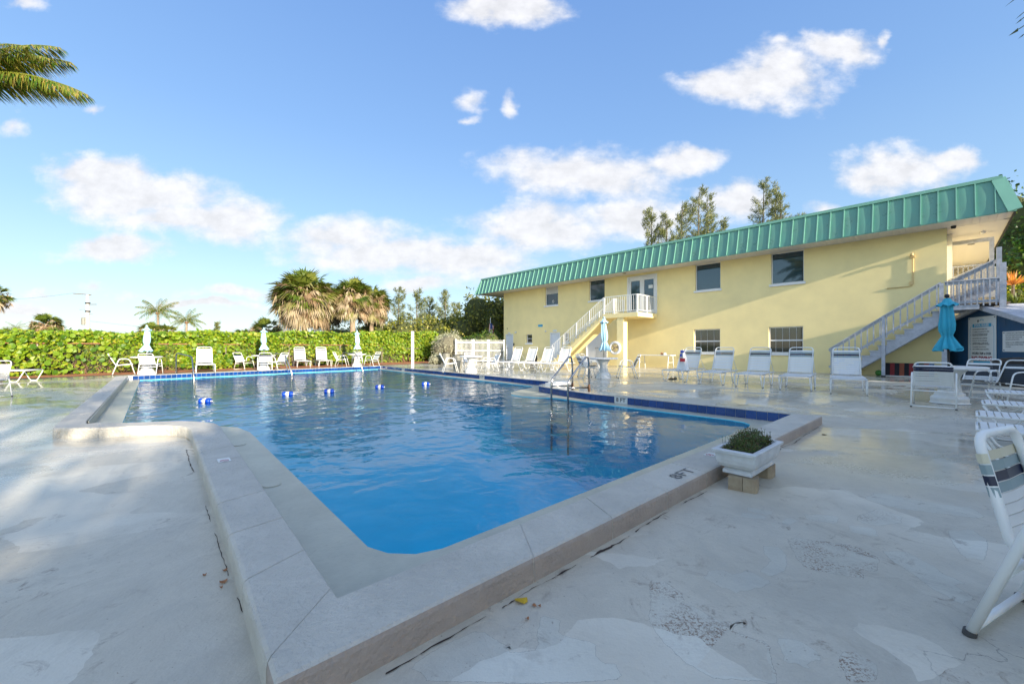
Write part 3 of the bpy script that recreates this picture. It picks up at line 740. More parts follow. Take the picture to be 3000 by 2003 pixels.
for i,h in enumerate(UPW):
    f=window(*h,'up')
    if i==0:
        b=MB(); n=26; vs=[];fs=[]
        for k in range(n+1):
            x=h[0]+.05+(h[1]-h[0]-.1)*k/n; y=REV-.034+.012*(k%2); vs+=[(x,y,h[3]-.05),(x,y,h[3]-.50-.05*math.sin(k*.9)**2)]
        fs=[(2*k,2*k+2,2*k+3,2*k+1) for k in range(n)]; b.add(vs,fs).build('lace_valance',M['lace'],f)
        b=MB(); b.lathe([(.10,0),(.075,0),(.075,.01),(.1,.01)],16,cap=False)
        for k in range(5): a=k*1.2566; b.cbox((.05*math.cos(a),.05*math.sin(a),.005),(.05,.012,.006),Matrix.Rotation(a,3,'Z'))
        o=b.build('suncatcher',M['lace'],f,loc=((h[0]+h[1])/2+.08,REV-.04,h[2]+.26)); o.rotation_euler=(R(90),0,0)
for i,h in enumerate(LW):
    f=window(*h,'low')
    me=MB().box(h[0]+.05,-.012,-.002,h[1]-.05,.012,.001).mesh('blind_slat',M['blind'])
    z=h[3]-.09
    while z>h[2]+(.32 if i else .1): 
        o=link('blind_slat',me,f,(0,REV-.036,z)); o.rotation_euler=(R(28),0,0); z-=.052
    b=MB()
    for k in range(1,5 if i else 4): x=h[0]+(h[1]-h[0])*k/(5 if i else 4); b.box(x-.004,REV-.052,h[2]+.05,x+.004,REV-.048,h[3]-.05)
    b.build('blind_cord',M['trim'],f)
window(*SW[0],'bars'); f=window(*SW[1],'bars')
b=MB()
for k in range(1,3): x=SW[1][0]+(SW[1][1]-SW[1][0])*k/3; b.box(x-.012,REV-.058,SW[1][2]+.04,x+.012,REV-.05,SW[1][3]-.04)
b.build('glazing_bar',M['trim'],f)
# plain doors
def slab_door(x0,x1,z0,z1,leaves,knob):
    b=MB(); w_=.06
    b.box(x0-.03,-.02,z0,x0+w_-.03,REV-.02,z1+.03); b.box(x1-w_+.03,-.02,z0,x1+.03,REV-.02,z1+.03); b.box(x0+w_-.03,-.02,z1-.03,x1-w_+.03,REV-.02,z1+.03)
    f=b.build('door_frame',M['trim'],house)
    n=leaves; ww=(x1-x0-2*w_+.06)/n
    for k in range(n):
        a=x0+w_-.03+k*ww; b=MB(); b.box(a+.005,.05,z0+.01,a+ww-.005,.09,z1-.035); d=b.build('door',M['door'],house)
        kx=(a+.09 if knob=='l' else a+ww-.09) if n==1 else (a+ww-.08 if k==0 else a+.08)
        MB().tube([(kx,.05,z0+.95),(kx,.0,z0+.95)],.028,10).build('door_knob',M['steel'],d)
    b=MB(); b.box(x0-.05,-.10,z0-.11,x1+.05,REV,z0-.002); b.build('door_step',M['kerb'],house)
slab_door(*DR[0],1,'l'); slab_door(*DR[1],1,'l'); slab_door(*DR[2],2,'l')
# french doors to the balcony
x0,x1,z0,z1=FD
b=MB(); b.box(x0-.02,-.03,z0,x0+.07,REV,z1+.02); b.box(x1-.07,-.03,z0,x1+.02,REV,z1+.02); b.box(x0+.07,-.03,z1-.07,x1-.07,REV,z1+.02)
ff=b.build('door_frame',M['trim'],house); mid=(x0+x1)/2
for a,c in ((x0+.075,mid-.004),(mid+.004,x1-.075)):
    b=MB(); b.box(a,.02,z0+.01,a+.13,.07,z1-.075); b.box(c-.13,.02,z0+.01,c,.07,z1-.075); b.box(a+.13,.02,z1-.25,c-.13,.07,z1-.075); b.box(a+.13,.02,z0+.01,c-.13,.07,z0+.22)
    d=b.build('french_door',M['trim'],house)
    b=MB(); b.box(a+.13,.04,z0+.22,c-.13,.05,z1-.25); b.build('pane',M['glassblue'],d)
    for zz in (.25,1.05,1.9):
        hx=a-.01 if a<mid-.3 else c+.01
        MB().tube([(hx,.012,z0+zz),(hx,.012,z0+zz+.1)],.012,6).build('hinge',M['steel'],d)
b=MB(); b.box(mid+.40,.032,z0+1.45,mid+.66,.037,z0+1.64); b.build('paper_notice',M['signwhite'],d)
b=MB(); 
# mansard roof
OVL,OVR,OVF=-2.09,25.47,1.23; ZT=6.72; INS=.36
cs=[(OVL,-OVF),(OVR,-OVF),(OVR,DEP+1),(OVL,DEP+1)]; tp=[(OVL+INS,-OVF+INS),(OVR-INS+.07,-OVF+INS),(OVR-INS+.07,DEP+1-INS),(OVL+INS,DEP+1-INS)]
zb_=ZS-.03
M['roof']=mat('green_roof_metal',(.105,.295,.225),.32,nscale=1.8,namt=.10,col2=(.12,.265,.20),spec=.6)
M['roof2']=mat('green_trim_metal',(.19,.42,.32),.40,nscale=2,namt=.05)
roof=link('roof',None,house)
b=MB(); b.add([(x,y,zb_) for x,y in cs]+[(x,y,ZT) for x,y in tp],[(1,2,6,5),(2,3,7,6),(3,0,4,7),(4,5,6,7),(0,1,5,4)]); b.build('roof_deck',M['roof'],roof)
# panels along the front, each slightly sprung
nP=65; pw_=(OVR-OVL)/nP
for i in range(nP):
    xa=OVL+i*pw_; xb=xa+pw_
    ya,za=-OVF,zb_; yb_,zt=-OVF+INS,ZT
    def clipx(x,t): return max(OVL+INS*t,min(OVR-(INS-.07)*t,x))
    vs=[];fs=[]; nx=6; nz=4; ph=random.uniform(-.5,.5); am=random.uniform(.012,.024)
    for kz in range(nz+1):
        t=kz/nz
        for kx in range(nx+1):
            x=clipx(xa+pw_*kx/nx,t); d=.016+am*math.sin(math.pi*kx/nx)*math.sin(2.4*t+ph+kx*.25)
            vs.append((x,ya+(yb_-ya)*t-d,za+(zt-za)*t))
    for kz in range(nz):
        for kx in range(nx): a=kz*(nx+1)+kx; fs.append((a,a+1,a+nx+2,a+nx+1))
    b=MB(); b.add(vs,fs); b.build('roof_panel',M['roof'],roof,smooth=True)
    if i:
        xr=xa; t1=1.0
        if clipx(xr,1)!=xr: 
            t1=min(1,(xr-OVL)/INS if xr<OVL+1 else (OVR-xr)/INS)
        b=MB(); b.bar((xr,ya-.035,za+.01),(xr,ya+(yb_-ya)*t1-.035,za+(zt-za)*t1),.028,.05,up=(0,-1,.3)); b.build('standing_seam',M['roof2'],roof)
b=MB(); b.bar((tp[0][0]-.03,tp[0][1]-.03,ZT+.02),(tp[1][0]+.03,tp[1][1]-.03,ZT+.02),.09,.11); 
b.build('roof_cap',M['roof2'],roof)
b=MB(); b.bar((OVR-.03,-OVF-.045,zb_+.02),(tp[1][0]-.06,tp[1][1]-.045,ZT-.02),.05,.30,up=(1,0,0)); b.build('corner_flashing',M['roof2'],roof)
b=MB(); b.bar((OVL+.0,-OVF-.045,zb_+.02),(tp[0][0]+.02,tp[0][1]-.045,ZT-.02),.04,.07,up=(1,0,0)); b.build('corner_flashing',M['roof2'],roof)
# seams on the left return
b=MB()
for k in range(1,34):
    y=-OVF+k*.43
    if y<DEP+.5: b.bar((OVL-.02,y,zb_),(OVL+INS-.02,y,ZT),.03,.05,up=(-1,0,.3))
o=b.build('side_seams',M['roof2'],roof)
# soffit: boards across the front overhang, then the long boards of the porch ceiling
b=MB(); b.add([(OVL+.02,-OVF+.02,ZS+.012),(OVR-.02,-OVF+.02,ZS+.012),(OVR-.02,DEP+.9,ZS+.012),(OVL+.02,DEP+.9,ZS+.012)],[(3,2,1,0)]); b.build('soffit_backing',M['soffit'],house)
sb=MB(); sb.box(.004,-OVF+.01,ZS-.012,.176,-.001,ZS+.002); sme=sb.mesh('soffit_board',M['soffit'])
k=0; x=OVL+.02
while x<OVR-.2: link('soffit_board',sme,house,(x,0,0)); x+=.18
sb=MB(); sb.box(WLn+.01,.004,ZS-.012,OVR-.02,.146,ZS+.002); sme=sb.mesh('porch_board',M['soffit'])
y=.02
while y<DEP: link('porch_board',sme,house,(0,y,0)); y+=.15
b=MB(); b.box(OVL,-OVF-.012,ZS-.05,OVR,-OVF+.012,ZS-.02); b.build('eave_trim',M['roof2'],house)
b=MB(); b.box(OVR-.05,-OVF,ZS-.06,OVR-.0,DEP+1,ZS-.02); b.build('dark_eave_trim',M['dark'],house)
# soffit light, dome lamps, camera
for x,y in ((11.3,-.75),(24.7,4.0)): MB().lathe([(.09,0),(.11,-.02),(.11,-.03)],14,(x,y,ZS-.014)).build('soffit_light',M['steel'],house)
MB().lathe([(.0,-.10),(.05,-.09),(.07,-.05),(.07,0)],14,(24.15,-.15,ZS-.012)).build('dome_camera',M['black'],house)
MB().lathe([(.0,-.10),(.05,-.09),(.07,-.05),(.07,0)],14,(24.9,1.6,ZS-.012)).build('porch_lamp',M['trim'],house)
# wall fittings
b=MB(); b.box(3.77,-.02,2.73,4.21,-.002,2.89); sg=b.build('wall_plaque',M['signblue'],house)
b=MB(); b.box(1.28,-.02,2.33,1.50,-.002,2.45); b.build('small_sign',M['signwhite'],house)
b=MB(); b.box(5.2,-.02,2.34,5.52,-.002,2.47); b.build('small_sign',M['signwhite'],house)
b=MB(); b.box(.52,-.02,2.30,.76,-.002,2.40); b.build('small_sign',M['signwhite'],house)
for x in (1.45,4.55):
    b=MB(); b.lathe([(.0,-.05),(.06,-.04),(.08,0),(.05,.05)],12,(x,-.07,2.38)); b.build('bulkhead_lamp',M['trim'],house)
b=MB(); b.box(1.13,-.03,1.36,1.24,-.002,1.56); b.build('key_box',M['black'],house)
b=MB(); b.tube([(.45,-.02,2.78),(.45,-.06,2.72),(.45,-.03,2.66)],.018,6); b.build('hose_hook',M['black'],house)
b=MB(); b.tube([(23.12,-.03,4.66),(23.12,-.03,3.66),(23.10,-.03,3.57),(23.02,-.03,3.53),(22.4,-.02,3.52)],.018,8); cd=b.build('conduit',M['conduit'],house,smooth=True)
b=MB(); b.box(23.03,-.05,3.60,23.14,-.002,3.72); b.build('junction_box',M['conduit'],cd)
b=MB(); b.box(23.05,-.07,4.60,23.17,-.002,4.70); b.lathe([(.04,0),(.055,-.09),(.0,-.10)],10,(23.10,-.12,4.76)); b.tube([(23.1,-.04,4.68),(23.1,-.12,4.76)],.014,6); b.build('floodlight',M['conduit'],cd)
# ---- balcony and concrete stair
bal=link('balcony',None,house)
SZ0,SZ1=2.87,3.10
b=MB(); b.box(10.8,-2.12,SZ0,12.93,-.003,SZ1); b.build('balcony_slab',M['yellow2'],bal)
b=MB(); b.box(11.65,-2.08,-.05,12.05,-1.68,SZ0-.002); b.build('column',M['yellow2'],bal)
nst=15; xs0=10.8; run=.285; rise=(SZ1-K)/nst
b=MB(); poly=[]
xb0=xs0-nst*run
P=[(xs0,SZ1)]
for k in range(nst): P+= [(xs0-k*run,SZ1-(k+1)*rise),(xs0-(k+1)*run,SZ1-(k+1)*rise)] if k<nst-1 else []
P=[(xs0,SZ1)]
for k in range(nst-1): P+=[(xs0-k*run,SZ1-(k+1)*rise),(xs0-(k+1)*run,SZ1-(k+1)*rise)]
P+=[(xs0-(nst-1)*run,K-.02),(xs0-(nst-1)*run+.42,K-.02),(xs0,SZ0-.02)]
n=len(P)
for y0,y1 in ((-2.12,-1.02),):
    vs=[(p[0],y0,p[1]) for p in P]+[(p[0],y1,p[1]) for p in P]
    tr=tessellate_polygon([[Vector((p[0],p[1],0)) for p in P]])
    fs=[tuple(t) for t in tr]+[tuple(n+i for i in (t[0],t[2],t[1])) for t in tr]+[(i,(i+1)%n,n+(i+1)%n,n+i) for i in range(n)]
    b.add(vs,fs)
b.build('stair_flight',M['yellow2'],bal)
for k in range(nst-1):
    z=SZ1-(k+1)*rise; x=xs0-k*run
    b=MB(); b.box(x-run-.025,-2.135,z+.001,x-.002,-1.005,z+.035); b.build('tread',M['yellow2'],bal)
def rail_run(p0,p1,posts,nb,hgt,r,mt,name,parent,low=.12,square=False,br=.009):
    """hand rail, bottom rail, posts and single balusters between two floor points"""
    p0=Vector(p0);p1=Vector(p1); g=link(name,None,parent)
    up=Vector((0,0,1))
    mk=lambda a,c,rr: (MB().bar(a,c,rr*2,rr*2) if square else MB().tube([a,c],rr,8))
    mk(p0+up*hgt,p1+up*hgt,r).build('hand_rail',mt,g); mk(p0+up*low,p1+up*low,r*.8).build('bottom_rail',mt,g)
    for k in range(posts): t=k/(posts-1) if posts>1 else 0; q=p0.lerp(p1,t); mk(q-up*.02,q+up*(hgt-.002),r*1.05).build('post',mt,g)
    if nb:
        d=(p1-p0); 
        me=MB().box(-br,-br,low,br,br,hgt-.005).mesh('baluster',mt)
        for k in range(nb):
            t=(k+.5)/nb; link('baluster',me,g,p0.lerp(p1,t))
    return g
wt=M['white']
def stp(x): return (x, SZ1-(xs0-x)/run*rise)
fl_=[(xs0,stp(xs0)[1]),(xb0+run,stp(xb0+run)[1])]
for y in (-2.06,-1.08): rail_run((xs0-.02,y,SZ1+.03),(xb0+run+.1,y,stp(xb0+run+.1)[1]+.05),5,30,.92,.02,wt,'stair_railing',bal,low=.12)
rail_run((10.84,-2.06,SZ1),(12.86,-2.06,SZ1),2,15,.95,.02,wt,'balcony_railing',bal)
rail_run((12.88,-2.04,SZ1),(12.88,-.05,SZ1),3,14,.95,.02,wt,'balcony_railing',bal)
rail_run((10.84,-1.06,SZ1),(10.84,-.05,SZ1),2,7,.95,.02,wt,'balcony_railing',bal)
rail_run((9.95,-1.06,SZ1+.6),(9.9,-1.06,SZ1+.6),1,0,.01,.01,wt,'rail_end',bal)
# life ring hanging on the column
lr=MB(); lr.tube([(.30*math.cos(a),0,.30*math.sin(a)) for a in [k*math.pi/12 for k in range(24)]],.075,10,closed=True)
rg=lr.build('life_ring',M['resin'],smooth=True,loc=tuple(Vector((BL.x,BL.y,0))+E*11.60+N*2.18+Vector((0,0,1.20))),rz=BROT,label='white life ring hanging on the yellow balcony column',cat='life ring')
lr=MB()
for k in range(9): a=random.uniform(0,6.28); lr.tube([(.22*math.cos(a),-.03,.22*math.sin(a)),(.05*math.cos(a+2),-.06,.05),(.22*math.cos(a+2.4),-.03,.22*math.sin(a+2.4))],.012,5)
lr.build('rope',M['trunk'],rg)
# ---- wooden stair at the right end (a part of the building)
ws=link('wooden_stair',None,house); gw=M['greytrim']; yF=-1.24; yB=-.12
LZ=2.68; X0=20.9; XL=23.87; sl_=(LZ-.20)/(XL-21.2)
# stringers: stepped
nsx=13; rn=.232; rs=(LZ-K)/nsx; xt=XL
def stringer(y0,y1):
    P=[(xt,LZ-.04)]
    for k in range(nsx-1): P+=[(xt-k*rn,LZ-(k+1)*rs-.04),(xt-(k+1)*rn,LZ-(k+1)*rs-.04)]
    P+=[(xt-(nsx-1)*rn,K),(xt-(nsx-1)*rn+.3,K),(xt,LZ-.62)]
    n=len(P); vs=[(p[0],y0,p[1]) for p in P]+[(p[0],y1,p[1]) for p in P]
    tr=tessellate_polygon([[Vector((p[0],p[1],0)) for p in P]])
    b=MB(); b.add(vs,[tuple(t) for t in tr]+[tuple(n+i for i in (t[0],t[2],t[1])) for t in tr]+[(i,(i+1)%n,n+(i+1)%n,n+i) for i in range(n)]); b.build('stringer',gw,ws)
stringer(yF+.05,yF+.09); stringer(yB-.05,yB-.01)
for k in range(nsx-1):
    z=LZ-(k+1)*rs; x=xt-k*rn
    b=MB(); b.box(x-rn-.03,yF+.03,z-.038,x+.01,yB,z); b.build('tread',gw,ws)
for x,z in ((20.90,1.12),(22.39,2.36)):
    b=MB(); b.box(x-.05,yF-.05,K-.02,x+.05,yF+.045,z); p_=b.build('post',gw,ws)
    MB().box(x-.062,yF-.062,K-.02,x+.062,yF+.055,K+.06).build('post_foot',M['black'],p_)
def wrail(a,c,nb,parent=ws,hh=.0):
    a=Vector(a);c=Vector(c); g=link('wooden_railing',None,parent)
    MB().bar(a,c,.12,.035).build('hand_rail',gw,g); MB().bar(a-Vector((0,0,.07)),c-Vector((0,0,.07)),.035,.09).build('top_board',gw,g); MB().bar(a-Vector((0,0,.72)),c-Vector((0,0,.72)),.035,.09).build('bottom_board',gw,g)
    d=(c-a).normalized(); side=Vector((d.y,-d.x,0)).normalized()
    if side.y>0 and abs(side.y)>.5: side=-side
    me=MB().box(-.018,-.018,-.86,.018,.018,-.03).mesh('baluster',gw)
    for k in range(nb): t=(k+.5)/nb; q=a.lerp(c,t)+side*.036; link('baluster',me,g,q)
wrail((20.80,yF,1.16),(22.39,yF,2.38),9); wrail((22.39,yF,2.38),(23.84,yF,3.45),8)
wrail((23.93,yF,3.45),(25.12,yF,3.45),9)
b=MB(); b.box(23.80,yF-.05,1.9,23.91,yF+.05,3.42); b.build('post',gw,ws)
b=MB(); b.box(23.86,yF+.06,K-.02,24.0,yF+.2,LZ-.22); b.build('post',gw,ws)
b=MB(); b.box(25.12,yF-.06,K-.02,25.26,yF+.06,3.93); b.build('post',gw,ws)
b=MB(); b.box(25.12,yB-.1,K-.02,25.24,yB,4.6); b.build('post',gw,ws)
for k in range(8):
    y=yF+.02+k*.145; b=MB(); b.box(23.88,y,LZ-.04,25.35,y+.138,LZ-.003); b.build('deck_board',M['wood'],ws)
b=MB(); b.box(23.98,yF-.04,LZ-.20,24.70,yF+.0,LZ-.045); b.build('beam',gw,ws)
b=MB(); b.box(24.0,yB-.06,LZ-.25,25.3,yB-.02,LZ-.05); b.build('beam',gw,ws)
# second flight, rising to the upper walkway behind
for yy in (-.05,):
    wrail((24.02,yy,3.55),(25.14,yy,4.22),8)
    wrail((24.02,yy+1.0,3.75),(25.14,yy+1.0,4.35),7)
for k in range(5): 
    x=24.1+k*.23; z=LZ+(k+1)*.17; b=MB(); b.box(x,-.02,z-.04,x+.26,.95,z); b.build('tread',gw,ws)
b=MB(); b.bar((24.0,-.03,LZ-.1),(25.3,-.03,LZ+.80),.04,.26); b.build('stringer',gw,ws)
# walkway floor, railing, beam frame and porch end wall
b=MB(); b.box(WLn+.01,1.2,3.05,OVR-.1,DEP-.3,3.25); b.build('walkway_floor',M['soffit'],house)
wk=rail_run((24.1,1.3,3.25),(25.1,1.3,3.25),2,8,1.02,.022,gw,'walkway_railing',house,square=True,br=.012)
b=MB(); b.box(24.02,1.95,ZS-.34,25.20,2.05,ZS-.20); b.box(25.08,1.95,3.25,25.20,2.05,ZS-.34); b.build('porch_frame',M['greytrim'],house)
b=MB(); b.box(24.00,1.25,3.25,24.14,1.39,ZS-.02); b.build('post',M['trim'],house)
ew=thing('end_wing','white clad upper wing seen under the porch roof behind the wooden stair','building',(BL.x,BL.y,0),BROT)
b=MB(); b.box(22,DEP+1.2,0,31,DEP+1.5,3.3); b.build('lower_wall',M['soffit'],ew)
for k in range(14): b=MB(); b.box(24.0,DEP-1.2-.012*(k%1),3.0+k*.18+.004,26.6,DEP-1.1,3.0+(k+1)*.18); b.build('clapboard',M['soffit'],ew)
b=MB(); b.box(24.7,DEP-1.25,3.95,25.1,DEP-1.21,4.3); b.build('window',M['greytrim'],ew)
b=MB(); b.box(24.74,DEP-1.27,3.99,25.06,DEP-1.252,4.26); b.build('pane',M['glassdark'],ew)
# ================================================================ BLUE SHED
SQ=Vector((16.2,14.55,0)); SW_=Vector((-.364,-.931,0)).normalized(); srot=math.atan2(SW_.y,SW_.x)
shed=thing('pump_shed','dark blue painted block shed with a low white-edged gable at the right edge','shed',tuple(SQ),srot)
# local x = towards the camera along the wall, local y = to the right of that = away from the pool?
ly=Vector((-math.sin(srot),math.cos(srot),0)); BK=1 if ly.x>0 else -1
def shy(a): return a*BK
apx=1.36; za=2.56; sl2=.31
def gz(x): return za-(x-apx)*sl2 if x>apx else za-(apx-x)*.24
X=[-2.4,-1.0,0,apx,2.2,3.2,4.4]
b=MB(); vs=[(x,0,-.1) for x in X]+[(x,0,gz(x)) for x in X]; n=len(X); b.add(vs,[(i,i+1,n+i+1,n+i) for i in range(n-1)])
b.add([(X[0],0,-.1),(X[0],shy(5),-.1),(X[0],shy(5),gz(X[0])),(X[0],0,gz(X[0]))],[(0,1,2,3)]); b.add([(X[-1],0,-.1),(X[-1],shy(5),-.1),(X[-1],shy(5),gz(X[-1])),(X[-1],0,gz(X[-1]))],[(0,1,2,3)])
b.build('wall_core',M['bluewall'],shed)
row=0; z=K-.02
blk={}
while z<za:
    x=-2.4+(.2 if row%2 else 0)
    while x<4.38:
        x1=min(x+.40,4.4); zt=min(z+.20,gz(x)-.02,gz(x1)-.02)
        if zt-z>.03:
            b=MB(); g=.003; lo,hi=(-.010,.0) if BK>0 else (0,.010)
            b.add([(x+g,shy(-.006),z+g),(x1-g,shy(-.006),z+g),(x1-g,shy(-.006),min(z+.2,gz(x1)-.01)-g),(x+g,shy(-.006),min(z+.2,gz(x)-.01)-g),
                   (x+g,0,z+g),(x1-g,0,z+g),(x1-g,0,min(z+.2,gz(x1)-.01)-g),(x+g,0,min(z+.2,gz(x)-.01)-g)],[(0,1,2,3),(0,4,5,1),(1,5,6,2),(2,6,7,3),(3,7,4,0)])
            b.build('wall_block',M['bluewall'],shed)
        x=x1
    z+=.2; row+=1
# roof with a deep rake overhang
for xa,xb in ((apx,5.2),(-2.9,apx)):
    b=MB(); y0=shy(-.20);y1=shy(5.3)
    za_,zb2=gz(xa) if xa!=-2.9 else gz(-2.9),gz(xb)
    vs=[(xa,y0,gz(xa)+.02),(xb,y0,gz(xb)+.02),(xb,y1,gz(xb)+.02),(xa,y1,gz(xa)+.02)]; vs+=[(a,c,d+.07) for a,c,d in vs]
    b.add(vs,[(3,2,1,0),(4,5,6,7),(0,1,5,4),(1,2,6,5),(2,3,7,6),(3,0,4,7)]); b.build('roof',M['greytrim'],shed)
    b=MB(); b.bar((xa,shy(-.21),gz(xa)+.0),(xb,shy(-.21),gz(xb)+.0),.03,.12); b.build('fascia_board',M['greytrim'],shed)
# signs on the shed (placed by where they hang on this wall)
def onshed(px,py):
    dx=(px-CX)/CF; # (SQ + SW_*t).x = dx*(SQ+SW_*t).y
    t=(dx*SQ.y-SQ.x)/(SW_.x-dx*SW_.y); D=SQ.y+SW_.y*t; return t,CH+(HY-py)/CF*D
t0,zt0=onshed(2840,931); t1,zt1=onshed(2922,923); _,zb0=onshed(2843,1078)
sw_=t1-t0; sh_=zt0-zb0
TXM=Matrix.Rotation(R(90),4,'X')
def sign(name,label,t0,t1,z0,z1,lean=0):
    s=thing(name,label,'sign',tuple(SQ+SW_*((t0+t1)/2)+ly*shy(-.03)+Vector((0,0,z0))),srot)
    w_=t1-t0; h_=z1-z0
    b=MB(); b.box(-w_/2,min(0,shy(.012)),0,w_/2,max(0,shy(.012)),h_); b.build('board',M['signwhite'],s)
    for x in (-w_/2+.06,w_/2-.06):
        for z in (.05,h_-.05): b=MB(); b.cbox((x,shy(-.004),z),(.03,.008,.03)); b.build('screw',M['ink'],s)
    return s,w_,h_
fl=-1
def put(s,txt,size,mt,x,z,align='CENTER',nm='lettering',ys=1.0,bold=0,dy=.003,xsc=1):
    me=text_mesh(txt,size,mt,nm,.001,align,bold=bold)
    # text faces away from the wall
    me.transform(Matrix.Diagonal((xsc,ys,1,1)))
    me.transform(TXM)                       # now faces -y
    if BK<0: me.transform(Matrix.Rotation(math.pi,4,'Z'))
    return link(nm,me,s,(x,shy(-dy),z))
XS=1 if BK>0 else -1
s,w_,h_=sign('pool_rules_sign','tall white POOL RULES sign with a blue heading on the blue shed wall',t0,t1,zb0,zt0)
SG=s
print('pool sign',round(w_,2),round(h_,2),'BK',BK)
b=MB(); b.box(-w_*.33,shy(-.002)-.001,h_*.80,w_*.34,shy(-.002)+.001,h_*.865); b.build('heading_band',M['signblue'],s)
put(s,'POOL RULES',.115,M['signwhite'],0,h_*.832,dy=.006,bold=.003,xsc=w_*.60/(.115*6.6))
b=MB(); b.tube([(XS*(-.05+.17*k/6-.02),shy(-.003),h_*.925+.035*math.sin(math.pi*k/6)) for k in range(7)],.010,4); b.build('wave_logo',M['signblue'],s)
b=MB(); b.tube([(XS*(-.16)+.045*(1-k/16)*math.cos(k*.8),shy(-.003),h_*.915+.06*(1-k/16)*math.sin(k*.8)) for k in range(14)],.006,4); b.build('swirl_logo',M['inkgrey'],s)
lines=['SHOWER BEFORE ENTERING POOL','NO ANIMALS OR GLASS IN POOL AREA','NO FOOD OR BEVERAGES IN POOL\nOR WET DECK UNLESS IN PLASTIC','MAX BATHING LOAD: 31 PERSONS','POOL IS 3FT - 8FT. NO LIFEGUARD','CHILDREN UNDER 12 YEARS OF AGE\nMUST BE ACCOMPANIED BY AN ADULT','NO RUNNING OR ROUGH PLAY','TAILOR SWIMMING AIDS IF ALLOWED']
lines[-1]='ONLY SWIMMING ADULTS ALLOWED'
zz=[.757,.71,.652,.585,.54,.482,.42,.375]
for i,(L_,z) in enumerate(zip(lines,zz)):
    put(s,L_,.044,M['inkgrey'],-XS*w_*.33,h_*z,'LEFT',xsc=w_*.72/(.044*32*.66),ys=1.05,bold=.0008)
    put(s,'%d.'%(i+1),.044,M['inkgrey'],-XS*w_*.41,h_*z,'LEFT')
put(s,'HOURS: 7AM to DUSK',.11,M['ink'],0,h_*.295,bold=.002,xsc=w_*.74/(.11*10.6))
put(s,'NO DIVING',.17,M['red'],0,h_*.20,bold=.005,xsc=w_*.78/(.17*5.6),ys=1.1)
b=MB(); b.box(-w_*.30,shy(-.002)-.001,h_*.085,w_*.30,shy(-.002)+.001,h_*.15); b.build('blue_strip',M['signblue'],s)
b=MB()
for q in ([(-.43,.02),(-.43,.76)],[(.43,.02),(.43,.76)],[(-.43,.76),(-.40,.82),(-.33,.835)],[(.43,.76),(.40,.82),(.34,.835)]): b.tube([(w_*a,shy(-.002),h_*c) for a,c in q],.004,4)
b.build('blue_border',M['signblue'],s)
t0,zt0=onshed(2941,971); _,zb0=onshed(2941.5,1030); t1=t0+1.25
s,w_,h_=sign('notice_sign','small white notice in plain lettering at the right frame edge on the shed',t0,t1,zb0,zt0)
for i,L_ in enumerate(['COMMERCIALLY BOTTLED WATER','IN PLASTIC BOTTLES IS ALLOWED','ON POOL WET DECK FOR','PATRON HYDRATION.','PLEASE CLOSE UMBRELLAS AND','STRAIGHTEN CHAIRS WHEN','LEAVING.']):
    put(s,L_,.052,M['inkgrey'],-XS*w_*.40,h_*(.90-.105*i-(.03 if i>3 else 0)),'LEFT',xsc=1.0)
# ================================================================ FURNITURE
def arc(pts,k=3,r=.06):
    """round the inner corners of a polyline"""
    P=[Vector(p) for p in pts]; out=[P[0]]
    for i in range(1,len(P)-1):
        a,b_,c=P[i-1],P[i],P[i+1]; d1=(a-b_); d2=(c-b_); rr=min(r,d1.length*.45,d2.length*.45)
        p=b_+d1.normalized()*rr; q=b_+d2.normalized()*rr
        for j in range(k+1): t=j/k; out.append(p*(1-t)**2+b_*2*t*(1-t)+q*t*t)
    out.append(P[-1]); return out
def strap_me(w_,pw,m,r=.014,name='strap'):
    """a flat vinyl strap wrapped round both rails; lies in xz=0 plane, width along y"""
    b=MB(); y0,y1=-pw/2,pw/2; x=w_/2; prof=[(-x-r*.6,-r*.9),(-x-r*1.15,0),(-x-r*.6,r*1.05),(-x+r,r*1.25),(0,r*.55),(x-r,r*1.25),(x+r*.6,r*1.05),(x+r*1.15,0),(x+r*.6,-r*.9)]
    n=len(prof); vs=[(px,y0,pz) for px,pz in prof]+[(px,y1,pz) for px,pz in prof]
    b.add(vs,[(i,i+1,n+i+1,n+i) for i in range(n-1)]); b.add([(px,py,pz-.003) for px,py,pz in vs],[(n+i,n+i+1,i+1,i) for i in range(n-1)])
    return b.mesh(name,m)
SM={}
def get_strap(w_,pw,key,r):
    k=(w_,pw,key,r)
    if k not in SM: SM[k]=strap_me(w_,pw,M[key],r)
    return SM[k]
def lay(parent,name,a,b_,w_,keys,pw,r=.012,gap=0.14):
    """straps along the rail pair from a to b_ in the yz plane"""
    a=Vector((0,)+a);b_=Vector((0,)+b_); n=len(keys); d=(b_-a); ang=math.atan2(d.z,d.y)
    for i,k in enumerate(keys):
        o=link(name,get_strap(w_,round(d.length/n*(1-gap),4),k,r),parent,a+d*((i+.5)/n)); o.rotation_euler=(ang,0,0)
